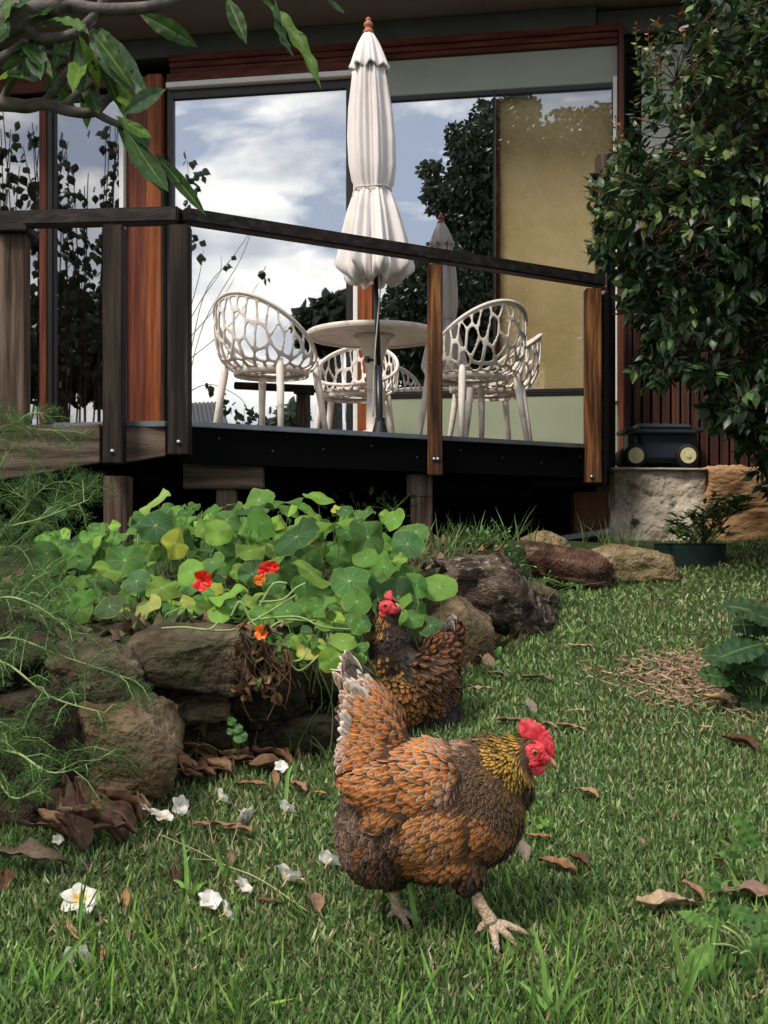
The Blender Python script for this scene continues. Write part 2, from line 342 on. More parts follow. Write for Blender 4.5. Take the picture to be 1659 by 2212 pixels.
M['leafy'] = attr_mat('leaf', .42, .28, .4)
M['leafy_shine'] = attr_mat('glossy leaf', .38, .15, .35, vein=((.2,.3,.1), 9, .3))
M['frangi'] = attr_mat('long leaf', .5, .5, .25, vein=((.24,.36,.10), 22, .45), blotch=True)
M['grass'] = attr_mat('grass blade', .55, .3, .25)
M['feath'] = feather_mat('laced feather')
M['dry'] = attr_mat('dry leaf', .75, .1, .2, vein=((.22,.13,.07), 12, .5))
M['petal'] = attr_mat('petal', .5, .3, .3)
M['fen'] = attr_mat('feathery frond', .6, .3, .2)
M['bark'] = surf('smooth grey bark', [(.045,.04,.04),(.12,.105,.095),(.17,.15,.135)], 18, (1,1,1), .8, .6, dist=.004)
M['twig'] = surf('brown twig', [(.07,.035,.02),(.16,.09,.055)], 30, rough=.8, bump=.3)
M['stem'] = flat('green stem', (.13,.22,.05), .5, .3, var=.25)
M['stem_pale'] = flat('pale green stem', (.26,.36,.13), .5, .3, var=.15)
M['red'] = surf('red comb skin', [(.40,.015,.022),(.62,.05,.065),(.74,.15,.16)], 60, rough=.4, bump=.35, dist=.002, fine=5)
M['red'].node_tree.nodes['Principled BSDF'].inputs['Subsurface Weight'].default_value = .12
M['red'].node_tree.nodes['Principled BSDF'].inputs['Subsurface Scale'].default_value = .004
M['beak'] = surf('horn beak', [(.38,.20,.07),(.60,.38,.16)], 80, rough=.4, bump=.1)
M['leg'] = surf('scaly yellow leg', [(.30,.20,.14),(.56,.42,.31),(.68,.54,.38)], 120, rough=.65, bump=1, dist=.004, spots=[(25,.5,(.52,.38,.10),.2)], fine=2)
M['under_l'] = surf('brown down', [(.07,.04,.022),(.14,.085,.05)], 60, rough=.95, bump=.6)
M['under'] = surf('down', [(.02,.014,.011),(.05,.034,.025)], 60, rough=.95, bump=.6)
M['iris'] = flat('amber eye', (.35,.10,.03), .15, .6); M['pupil'] = flat('pupil', (.005,.005,.005), .1, .6)
M['claw'] = flat('claw', (.20,.14,.10), .5, .3)
M['roofs'] = surf('corrugated roof', [(.03,.03,.035),(.06,.06,.065)], 3, (30,1,1), .5, .3)

# ------------------------------------------------------------------ ground
LX = np.array([-30,-5,-1.5,-.78,-.58,-.39,-.14,.07,.27,.40,.69,1.1,1.5,1.75,1.95,30]); LY = np.array([2.0,2.1,2.35,2.6,2.84,3.07,3.19,3.44,3.86,4.2,4.62,5.4,5.85,6.6,40,40])
def sst(t): t = np.clip(t, 0, 1); return t*t*(3-2*t)
def ground(X, Y):
    X = np.asarray(X, float); Y = np.asarray(Y, float)
    lawn = np.where(Y > 1.6, .14*(Y-2.1), .14*(-.5)+.03*(Y-1.6)); lawn = np.clip(lawn, -.35, .72)
    lawn = lawn+.012*np.sin(X*3.1+1)*np.sin(Y*2.3)+.03*np.clip(X-.9, 0, 3)*np.clip((Y-3)/3, 0, 1)
    bed = np.clip(.47+.1*(Y-3), .1, .715)+.015*np.sin(X*7)*np.cos(Y*6)
    return lawn+(np.maximum(bed, lawn)-lawn)*sst((Y-np.interp(X, LX, LY)-np.interp(X, [-.3, .25, .8, 1.2, 1.6], [.06, .50, .80, .75, .4]))/.22)
def axis(a, b, st, far):
    m = np.arange(a, b+1e-6, st); k = np.geomspace(.2, far, 22); return np.concatenate([a-k[::-1], m, b+k])
gx = axis(-3.2, 3.6, .05, 250); gy = axis(.8, 9.2, .05, 250)
GX, GY = np.meshgrid(gx, gy); GZ = ground(GX, GY)
gm = bpy.data.meshes.new('lawn_ground'); nx, ny = len(gx), len(gy)
ii = (np.arange(ny-1)[:, None]*nx+np.arange(nx-1)[None]).ravel()
gm.from_pydata(np.stack([GX, GY, GZ], -1).reshape(-1, 3).tolist(), [], np.stack([ii, ii+1, ii+nx+1, ii+nx], -1).tolist())
gm.polygons.foreach_set('use_smooth', [True]*len(gm.polygons))
tag(link('ground', gm, None, [M['soil']]), kind='structure')
def on_ground(x, y):
    """where the photo ray through (x, y) meets the ground"""
    lo = 1.0
    d = lo
    while d < 12:
        p = at(x, y, d)
        if p.z <= float(ground(p.x, d)): return Vector((p.x, d, float(ground(p.x, d))))
        d += .01
    return at(x, y, 12)

# ------------------------------------------------------------------ house (a plane of wall that runs slightly towards the camera on the right)
WS, WD = .16, 8.5; wl = math.hypot(1, WS); UX = Vector((1, -WS, 0))/wl; WN = Vector((-WS, -1, 0))/wl
FL = H+.555                                               # deck level
def wu(x): t = (x-CX)/F; return t*WD/(1+WS*t)*wl         # photo column -> metres along the wall
def wpt(u, z, w): p = Vector((0, WD, 0))+UX*u+WN*w; return (p.x, p.y, z)
def mirror(p):
    p = Vector(p); q = Vector((p.x, p.y-WD, 0)); k = q.dot(WN); return p-WN*(2*k)
def wbox(mb, x0, x1, z0, z1, w0, w1):
    u0, u1 = wu(x0), wu(x1); z0 += H; z1 += H
    return mb.box8([wpt(u0,z0,w1), wpt(u1,z0,w1), wpt(u1,z0,w0), wpt(u0,z0,w0), wpt(u0,z1,w1), wpt(u1,z1,w1), wpt(u1,z1,w0), wpt(u0,z1,w0)])
FR = .555
house = empty('house', (0, WD, .7), 'low modern house with red timber window frames and wide mirror-like glass', 'house')
def wpart(name, m, parent, *boxes, bevel=0.004, label=None):
    mb = MB()
    for b in boxes: wbox(mb, *b)
    o = mb.build(name, m, parent, bevel)
    if label: o['label'] = label
    return o
wpart('eave', M['soffit'], house, (-1500, 3200, 3.924, 4.05, -.6, .72))
mb = MB(); wbox(mb, -1500, 3200, 4.052, 4.3, -6, .76); rf = mb.build('roof', M['fascia'], house, .004)
wpart('batten', M['soffit'], house, (1040, 1046, 3.905, 3.9235, .15, .70)); wpart('batten', M['soffit'], house, (240, 246, 3.905, 3.9235, .15, .70))
wpart('beam', M['fascia'], house, (-1500, 1287, 3.765, 3.922, -.1, .06)); wpart('beam', M['fascia'], house, (1289, 3200, 3.72, 3.90, -.1, .0))
wpart('window_head', M['wood_red_h'], house, (372, 1345, 3.715, 3.763, -.02, .09), (372, 1334, 3.672, 3.713, -.02, .07), (372, 1334, 3.634, 3.670, -.02, .055))
wpart('window_head', M['wood_red_h'], house, (-900, 278, 3.56, 3.76, -.02, .05)); wpart('window_head', M['wood_red_h'], house, (365, 775, 3.560, 3.632, -.02, .06))
wpart('post', M['wood_red_v'], house, (279, 323, -.1, 3.63, -.05, .05), label='dark red timber post')
wpart('post', M['wood_orange_v'], house, (324, 356, -.1, 3.63, -.05, .08), label='brighter orange timber post')
wpart('post', M['wood_red_v'], house, (1335.5, 1346, -.1, 3.76, -.06, .10)); wpart('post', M['wood_orange_v'], house, (776, 806, -.1, 3.63, -.02, .05))
wpart('trim', M['white'], house, (267, 277, .3, 3.50, -.03, .095)); wpart('trim', M['white'], house, (764.5, 774.5, .3, 3.40, -.03, .04))
wpart('trim', M['white'], house, (366, 775, 3.515, 3.556, -.03, .085)); wpart('trim', M['white'], house, (1324, 1333, 1.0, 3.40, -.03, .04))
wpart('downpipe', M['wood_dark_v'], house, (357.5, 364, 0, 3.0, .0, .10))
win = empty('window', (0,0,0)); win.parent = house; win.location = (0,0,0)
def window(x0, x1, z0, z1, fw, gm_, name='window', fm='black_frame', w=0.0):
    # frame with four bars, pane set back
    mb = MB(); t = fw
    wbox(mb, x0, x0+t, z0, z1, w-.03, w+.03); wbox(mb, x1-t, x1, z0, z1, w-.03, w+.03)
    wbox(mb, x0+t+.2, x1-t-.2, z1-(.07 if fw > 10 else .035), z1, w-.03, w+.028); wbox(mb, x0+t+.2, x1-t-.2, z0, z0+.03, w-.03, w+.028)
    f = mb.build('window', M[fm], house, .003)
    g = MB(); wbox(g, x0+t*.5, x1-t*.5, z0+.01, z1-.01, w-.004, w+.004); g.build('pane', gm_, f)
    return f
bpy.data.objects.remove(win)
window(364, 762, .44, 3.513, 13, M['glass'])
window(806.5, 1067.5, 1.075, 3.356, 2, M['glass'])
window(1068, 1323.5, 1.075, 3.356, 2.5, M['glass_clear'])
window(119, 266, .35, 3.515, 3, M['glass_left']); window(-260, 91, .35, 3.515, 3, M['glass_left'])
wpart('post', M['wood_red_v'], house, (91.5, 106, .3, 3.5, -.02, .05)); wpart('post', M['black_frame'], house, (106.5, 118, .3, 3.5, -.02, .04), label='black door stile')
wpart('blind', M['blind'], house, (806.5, 1334, 3.36, 3.632, -.02, .02)); wpart('lower_panel', M['panel'], house, (806.5, 1334, .50, 1.055, -.02, .02))
wpart('sill', M['black_frame'], house, (806.5, 1334, 1.057, 1.073, -.02, .03))
wpart('inner_wall', M['ochre'], house, (1079, 1334, .9, 3.5, -.12, -.07), label='ochre wall seen through the glass')
wpart('inner_post', M['wood_orange_v'], house, (1067, 1078.5, .9, 3.5, -.12, -.03), label='pale orange timber edge of the ochre wall')
# dark room behind the glass
mb = MB(); wbox(mb, -900, 1066, .1, 3.75, -3.0, -2.9); wbox(mb, -900, 1334, 3.77, 3.8, -2.9, -.11); wbox(mb, -900, 1066, FR-.1, FR-.02, -2.9, -.06); wbox(mb, -920, -905, .1, 3.7, -2.9, -.05)
wbox(mb, 1340, 1352, .1, 3.7, -2.9, -.05); mb.build('room', M['int'], house)
# curtain: folded sheet just inside the left pane
mb = MB(); vs = []; n_ = 90
for i in range(n_):
    x = 640+i*(762-640)/(n_-1); w_ = -.16+.035*math.sin(i*.75)+.012*math.sin(i*2.1)
    for z in (1.9, 3.5): vs.append(wpt(wu(x), z+H, w_))
mb.add(vs, [(2*i, 2*i+2, 2*i+3, 2*i+1) for i in range(n_-1)]); mb.build('curtain', M['curtain'], house, smooth=True)
# wall added to block light under the floor; recess, slatted wall to the right
wpart('underfloor_backing', M['shade_black'], house, (-1500, 1334, -.8, .5, -.1, -.03))
wpart('side_wall', M['int'], house, (1347, 3200, 1.95, 3.75, -.5, -.4)); wpart('side_window', M['blind'], house, (1385, 1500, 2.75, 3.6, .0, .04))
slat0 = MB()
xs = 1338
while xs < 2300:
    wd = 15+random.uniform(-1, 1.5); zt = .46+.002*random.random()
    u0, u1 = wu(xs), wu(xs+wd); w1 = .62+random.uniform(-.004, .004)
    slat0.box8([wpt(u0,H+zt,w1), wpt(u1,H+zt,w1), wpt(u1,H+zt,w1-.025), wpt(u0,H+zt,w1-.025), wpt(u0,H+2.0,w1), wpt(u1,H+2.0,w1), wpt(u1,H+2.0,w1-.025), wpt(u0,H+2.0,w1-.025)])
    xs += wd+4.5
slat0.build('slatted_cladding', M['slat'], house, .002)
wpart('cladding_backing', M['shade_black'], house, (1347, 2400, .4, 1.98, .3, .55))

# ------------------------------------------------------------------ deck
PL, PC, PR = Vector((-2.6, 5.62, 0)), Vector((at(385,0,5.38).x, 5.38, 0)), Vector((at(1275,0,6.75).x, 6.75, 0))
deck = empty('deck', (0, 7, .75), 'raised timber deck with black fascia and thin zinc edge strip', 'deck')
# floor: polygon from the front edge back to the wall
bk0 = Vector(wpt(wu(-400), 0, .06)); bk1 = Vector(wpt(wu(1334), 0, .06))
def slab(mb, poly, z0, z1):
    n = len(poly); vs = [(p[0], p[1], z0) for p in poly]+[(p[0], p[1], z1) for p in poly]
    mb.add(vs, [tuple(range(n))[::-1], tuple(range(n, 2*n))]+[(i, (i+1) % n, n+(i+1) % n, n+i) for i in range(n)])
mb = MB(); slab(mb, [PL, PC, PR, bk1, bk0], FL-.03, FL); mb.build('floor', M['wood_grey_h'], deck)
e1 = (PR-PC).normalized(); n1v = Vector((e1.y, -e1.x, 0)); e0 = (PC-PL).normalized(); n0v = Vector((e0.y, -e0.x, 0))
def edge_board(name, a, b, off, th, z0, z1, m, bev=.003):
    d = (b-a).normalized(); nn = Vector((d.y, -d.x, 0)); mb = MB()
    c = [a+nn*(off+th), b+nn*(off+th), b+nn*off, a+nn*off]
    mb.box8([Vector((p.x, p.y, z0)) for p in c]+[Vector((p.x, p.y, z1)) for p in c]); return mb.build(name, m, deck, bev)
edge_board('edge_strip', PC, PR, .001, .05, FL-.022, FL+.004, M['steel']); edge_board('edge_strip', PL+e0*1.0, PC-e0*.05, .001, .045, FL-.024, FL+.004, M['steel'])
edge_board('fascia_board', PC, PR, .001, .03, FL-.20, FL-.026, M['black'])
b0 = at(0, 0, 5.5); a_ = at(-300, 0, 5.6); 
mb = MB()                                                    # weathered boards on the left, lower edge dropping to the left
def pxbox(mb, q, th):
    """q: four (x, y, depth) corners clockwise from top left; th thickness away from camera"""
    p = [at(*c) for c in q]; b = [v+Vector((0, th, 0)) for v in p]
    mb.box8([p[3], p[2], b[2], b[3], p[0], p[1], b[1], b[0]])
pxbox(mb, [(-420,975,5.35),(216,915,5.35),(216,1000,5.35),(-420,1110,5.35)], .05); mb.build('side_board', M['wood_grey_h'], deck, .004, )
mb = MB(); pxbox(mb, [(262,918,5.36),(358,918,5.36),(358,985,5.36),(262,1000,5.36)], .05); mb.build('side_board', M['wood_grey_h'], deck, .004)
mb = MB(); pxbox(mb, [(395,990,5.62),(568,990,5.62),(568,1056,5.62),(395,1056,5.62)], .09); mb.build('bearer', M['wood_grey_h'], deck, .004) 
edge_board('joist', PC, PR, -.6, .06, FL-.30, FL-.05, M['shade_black']); edge_board('joist', PC, PR, -1.2, .06, FL-.30, FL-.05, M['shade_black'])
def gz(x, y): return float(ground(x, y))
def vpost(name, x0, x1, y0, y1, d, m, parent, th=.09, sub=None):
    a, b = at(x0, y0, d), at(x1, y1, d); mb = MB(); mb.box(a.x, b.x, d, d+th, b.z, a.z); return mb.build(name, m, parent, .005)
p = at(250, 0, 5.36); mb = MB(); mb.box(p.x-.06, p.x+.06, 5.36, 5.47, gz(p.x, 5.4)-.1, FL-.26); mb.build('stump', M['wood_grey_v'], deck, .005)
p = at(911, 0, 6.16); mb = MB(); mb.box(p.x-.062, p.x+.06, 6.16, 6.27, gz(p.x, 6.2)-.15, FL-.205); mb.box(p.x-.085, p.x+.06, 6.155, 6.159, FL-.33, FL-.21); mb.build('stump', M['wood_grey_v'], deck, .005)
p = at(487, 0, 5.64); mb = MB(); mb.box(p.x-.052, p.x+.052, 5.66, 5.72, gz(p.x, 5.7)-.1, H+(HY-1057)/F*5.66); mb.build('stump', M['wood_grey_v'], deck, .005)
mb = MB(); q = at(1240, 0, 7.25); q2 = at(1316, 0, 7.25); mb.box(q.x, q2.x, 7.25, 7.4, .6, at(0,1062,7.25).z); mb.build('end_pier', M['brick'], deck, .006)
mb = MB(); a = at(1110,1178,6.6); b = at(1318,1146,7.05); mb.beam(a, b, .05, .03); 
tag(mb.build('steel_angle', M['steel'], None, .002), 'thin grey steel angle lying under the deck end by the rocks', 'steel angle')
# added side panel closes the space under the deck to keep light out
mb = MB(); mb.box(-2.6, -2.5, 5.7, 9, .3, FL-.04); mb.build('light_block', M['shade_black'], deck)
for k in range(9):
    mb = MB(); q = PC+e1*(.2+k*.29); q = q+n1v*.031; zz = FL-.07-.05*(k % 3 == 1)-.03*(k % 4 == 2)
    mb.lathe((q.x, q.y-.002, zz), [(.0028, -.003), (.0028, .003)], 6); mb.build('screw', M['steel'], deck)
# railing
rail = empty('railing', (PC.x, PC.y, FL), 'dark weathered timber deck railing with bent handrail and five square posts', 'railing')
ZT = H+1.572
def handrail(a, b, h0=.075, w=.085):
    mb = MB(); mb.beam(a, b, w, h0); return mb.build('handrail', M['wood_dark_h'], rail, .008)
A = at(-250, 482, 5.75); B = at(372, 466, 5.33); Bc = at(392, 466, 5.33); D_ = at(1300, 609, 6.72)
handrail(A, at(391, 466.5, 5.33)); handrail(at(393.5, 466.5, 5.33), D_, .068)
def rpost(x0, x1, y0, y1, d, m, bolts=(), lab=None):
    o = vpost('post', x0, x1, y0, y1, d, m, rail)
    if lab: o['label'] = lab
    if bolts:
        mb = MB()
        for bx_, by_ in bolts:
            c = at(bx_, by_, d); mb.tube([(c.x, d+.01, c.z), (c.x, d-.008, c.z)], .011, 8)
        mb.build('bolt', M['bolt'], o, 0, True)
    return o
rpost(-3, 54, 503, 1000, 5.55, M['wood_grey_v'], lab='silvered split post'); rpost(221, 264, 484, 1001, 5.27, M['wood_dark_v'], ((243, 975),))
rpost(361, 408, 484, 982, 5.26, M['wood_dark_v'], ((386, 955),))
rpost(924, 956, 570, 1026, 6.06, M['wood_brown_v'], ((938, 992), (946, 992)), 'orange brown weathered post')
rpost(1266, 1300, 622, 1043, 6.62, M['wood_brown_v'], ((1278, 1030),), 'orange brown end post')
mb = MB(); a = at(-8, 497, 5.54); mb.box(a.x, at(64,0,5.54).x, 5.5, 5.7, a.z-.015, a.z+.03); mb.build('post_cap', M['wood_dark_h'], rail, .006)
# louvred screen at the right end
scr = empty('louvre_screen', at(1318, 1050, 7.2), 'dark louvred timber screen closing the right end of the deck', 'screen')
vpost('post', 1290, 1312, 332, 622, 7.15, M['wood_grey_v'], scr); vpost('post', 1312.5, 1330, 330, 1045, 7.2, M['wood_dark_v'], scr, .1)
mb = MB()
for k in range(21):
    y = 640+k*19.5; p = at(1305, y, 6.9); mb.beam(at(1302, y+6, 6.80), at(1320, y-10, 7.5), .015, .055)
mb.build('louvre', M['wood_dark_h'], scr, .002)

# ------------------------------------------------------------------ stone retaining wall, cart, pot
rw = empty('retaining_wall', at(1490, 1185, 7.1), 'pale lichened masonry wall ending in golden sandstone blocks', 'wall')
def stone_block(name, q, th, m, parent, seed, amp=.02, cuts=14):
    p = [at(*c) for c in q]
    bm = bmesh.new(); b = [v+Vector((0, th, 0)) for v in p]
    vs = [bm.verts.new(v) for v in [p[3], p[2], b[2], b[3], p[0], p[1], b[1], b[0]]]
    for f in [(0,3,2,1),(4,5,6,7),(0,1,5,4),(1,2,6,5),(2,3,7,6),(3,0,4,7)]: bm.faces.new([vs[i] for i in f])
    bmesh.ops.bevel(bm, geom=list(bm.edges), offset=.012, segments=2, affect='EDGES')
    bmesh.ops.subdivide_edges(bm, edges=[e for e in bm.edges if e.calc_length() > .05], cuts=cuts, use_grid_fill=True)
    bm.normal_update()
    for v in bm.verts:
        s = noise.fractal(v.co*5+Vector((seed, 0, 0)), .8, 2.2, 5)*amp; v.co += v.normal*s
    me = bpy.data.meshes.new(name); bm.to_mesh(me); bm.free(); me.polygons.foreach_set('use_smooth', [True]*len(me.polygons))
    return link(name, me, parent, [m])
stone_block('masonry', [(1322,1016,7.1),(1531,1016,7.1),(1531,1215,7.1),(1318,1215,7.1)], .5, M['concrete'], rw, 3, .025, 30)
stone_block('capping', [(1320,1009,7.07),(1533,1011,7.07),(1533,1017,7.07),(1320,1017,7.07)], .55, M['cap'], rw, 4, .004, 6)
stone_block('stone_block', [(1533,1008,7.05),(1690,1006,7.05),(1690,1094,7.05),(1533,1098,7.05)], .5, M['sandstone'], rw, 9, .035, 24)
stone_block('stone_block', [(1533,1100,7.05),(1695,1097,7.05),(1695,1215,7.05),(1533,1215,7.05)], .5, M['sandstone'], rw, 15, .035, 24)
stone_block('stone_block', [(1696,1004,7.05),(1990,1004,7.05),(1990,1215,7.05),(1697,1215,7.05)], .5, M['sandstone'], rw, 21, .03, 24)

cart = empty('garden_cart', at(1432, 1010, 7.35), 'small black plastic garden cart with cream wheel hubs on the masonry wall', 'cart')
d = 7.3
mb = MB()
p = [at(1382,936,d),at(1500,936,d),at(1490,992,d),at(1392,992,d)]; b = [v+Vector((0,.26,0)) for v in p]; mb.box8([p[3],p[2],b[2],b[3],p[0],p[1],b[1],b[0]]); mb.build('body', M['cart'], cart, .012)
mb = MB(); pxbox(mb, [(1380,914,d-.02),(1493,916,d-.02),(1493,925,d-.02),(1380,924,d-.02)], .30); mb.build('lid', M['cartlid'], cart, .008)
mb = MB(); pxbox(mb, [(1368,925.5,d-.04),(1506,927,d-.04),(1506,936,d-.04),(1368,935,d-.04)], .34)
for sx in (0, 1):
    x = (1352, 1504)[sx]; pxbox(mb, [(x,923,d-.03),(x+18,923,d-.03),(x+18,932,d-.03),(x,932,d-.03)], .32)
mb.build('tray_rim', M['cart'], cart, .006)
mb = MB()
for x0, x1 in ((1357, 1372), (1493, 1507)):
    pxbox(mb, [(x0,936.5,d+.06),(x1,936.5,d+.06),(x1,985,d+.06),(x0,985,d+.06)], .14)
pxbox(mb, [(1374,984,d+.08),(1488,984,d+.08),(1488,1000,d+.08),(1374,1000,d+.08)], .12)
mb.build('undercarriage', M['cart'], cart, .006)
for wx in (1374, 1487):
    for wy in (d-.05, d+.28):
        c = at(wx, 984, wy if wy < d else d); c.y = wy; mb = MB()
        prof = [(.0,.0),(.052,0),(.074,.008),(.0765,.02),(.0765,.045),(.070,.055),(0,.055)]
        vs = []; fs = []; n_ = 28
        for r_, h_ in prof:
            for k in range(n_):
                a = 2*math.pi*k/n_; rr = r_*(1+(.02 if k % 2 and r_ > .074 else 0)); vs.append((c.x+rr*math.cos(a), c.y+h_, c.z+rr*math.sin(a)))
        for i in range(len(prof)-1):
            for k in range(n_): fs.append((i*n_+k, i*n_+(k+1) % n_, (i+1)*n_+(k+1) % n_, (i+1)*n_+k))
        mb.add(vs, fs); w_ = mb.build('wheel', M['tyre'], cart, 0, True)
        h = MB(); s_ = -1 if wy < d else 1
        y0 = c.y-.002 if s_ < 0 else c.y+.057
        for r_, dy in ((.054, 0), (.015, -.008)):
            h.tube([(c.x, y0+.006, c.z), (c.x, y0-.003+dy, c.z)], [r_, r_*.93], 24)
        h.build('hub', M['hub'], w_, 0, False)

# ------------------------------------------------------------------ umbrella
um = empty('patio_umbrella', at(822, 960, 6.55), 'closed off-white patio umbrella tied with a cord, terracotta finial on top', 'umbrella')
DU = 6.5; S = DU/F
def ucx(y): return CX+(-34.5)+(y-50)*.030-0
def ring(y): c = at(ucx(y), y, DU); return c
def canopy_mesh(prof, folds, amp, n=144, ph=0):
    vs = []; fs = []
    for (y, r, a_, dr) in prof:
        c = ring(y)
        for k in range(n):
            t = 2*math.pi*k/n
            q = abs(math.sin(folds*t/2+ph+.25*math.sin(2*t)+ (y*.0011)))**.8*2-1
            q2 = math.sin(folds*2.0*t+1.3+y*.006)*.25
            rr = r*.9*(1+a_*(q+q2)+a_*.35*math.sin(folds*3*t+.7+y*.004)); dz = dr*math.sin(folds*t/2*2+ph)
            vs.append(Vector((c.x+rr*math.cos(t), c.y+rr*math.sin(t), c.z+dz)))
    for i in range(len(prof)-1):
        for k in range(n): fs.append((i*n+k, i*n+(k+1) % n, (i+1)*n+(k+1) % n, (i+1)*n+k))
    mb = MB(); mb.add(vs, fs); return mb
R_ = lambda px: px*S
prof = [(118,R_(20),.1,0),(150,R_(34),.16,0),(190,R_(37),.2,0),(240,R_(42),.22,0),(300,R_(45),.22,0),(360,R_(45),.2,0),(395,R_(42),.16,0),(409,R_(38),.10,0),(414,R_(37.5),.1,0),(422,R_(41),.14,0),(460,R_(50),.2,0),(510,R_(59),.24,.0),(550,R_(63),.28,.01),(578,R_(67),.30,.02),(592,R_(66),.30,.03),(603,R_(58),.28,.03),(609,R_(48),.2,.02),(600,R_(35),.2,.02),(560,R_(25),.2,0)]
canopy_mesh(prof, 8, .2).build('canopy', M['canvas'], um, smooth=True)
prof = [(72,R_(11),.03,0),(78,R_(15),.06,0),(95,R_(24),.10,0),(120,R_(33),.13,0),(138,R_(38.5),.13,.006),(148,R_(42),.15,.012),(154,R_(41),.15,.014),(150,R_(36),.13,.012)]
canopy_mesh(prof, 8, .15, ph=.8).build('vent_flap', M['canvas'], um, smooth=True)
c = ring(72); mb = MB(); pr = [(11,-2),(12,2),(11,5),(8,8),(7,11),(9,14),(10.5,18),(9,22),(5,25),(4.5,27),(6,29.5),(5.5,32),(3,34),(0.3,35)]
mb.lathe(c, [(a*S, b*S) for a, b in pr], 20); mb.build('finial', M['terracotta'], um, smooth=True)
mb = MB(); mb.tube([ring(580), at(818, 790, DU)], .0145, 12); mb.tube([at(818, 790, DU), at(821, 1010, DU)], .021, 12); mb.build('pole', M['pole'], um, smooth=True)
mb = MB(); kx = at(809, 778, DU-.02); mb.tube([kx, kx+Vector((-.03,-.02,0))], .009, 8); mb.tube([kx+Vector((-.03,-.02,0)), kx+Vector((-.05,-.03,0))], .02, 8); mb.build('knob', M['pole'], um)
c = ring(412); pts = [c+Vector((.106*math.cos(t*2*math.pi/24), .106*math.sin(t*2*math.pi/24), .004*math.sin(t))) for t in range(25)]
mb = MB(); mb.tube(pts, .005, 6); mb.tube(resample([c+Vector((-.105,-.02,0)), c+Vector((-.118,-.03,-.03)), c+Vector((-.115,-.03,-.09))], 4), .004, 6)
mb.build('tie_cord', M['cord'], um, smooth=True)
mb = MB(); mb.tube(resample([at(824,600,DU-.03), at(815,700,DU-.04), at(808,800,DU-.03), at(806,900,DU-.03)], 4), .004, 6); mb.build('pull_cord', M['cord'], um, smooth=True)
mb = MB(); b = at(821, 0, DU); mb.lathe((b.x, DU, FL), [(.2,0),(.2,.03),(.05,.05),(.03,.12),(.03,.14)], 24); mb.build('base', M['pole'], um)

# ------------------------------------------------------------------ table and chairs
tx, td = at(808,0,7.0).x, 7.0
tb = empty('table', (tx, td, FL), 'round cream resin table between the lattice chairs', 'table')
mb = MB(); mb.lathe((tx, td, FL+.70), [(.0,.012),(.40,.012),(.405,0),(.425,0),(.43,.012),(.43,.024),(.42,.032),(.0,.032)], 64, close=False); mb.build('tabletop', M['resin'], tb, smooth=False)
mb = MB(); mb.lathe((tx, td, FL), [(.17,.03),(.12,.05),(.05,.12),(.045,.4),(.06,.56),(.10,.68),(.13,.709)], 20); mb.build('pedestal', M['resin'], tb, smooth=True)
for k in range(4):
    a = k*math.pi/2+.5; mb = MB(); mb.tube([(tx+.04*math.cos(a), td+.04*math.sin(a), FL+.09), (tx+.20*math.cos(a), td+.20*math.sin(a), FL+.05), (tx+.30*math.cos(a), td+.30*math.sin(a), FL+.018)], [.03,.026,.018], 8); mb.build('foot', M['resin'], tb, smooth=True)
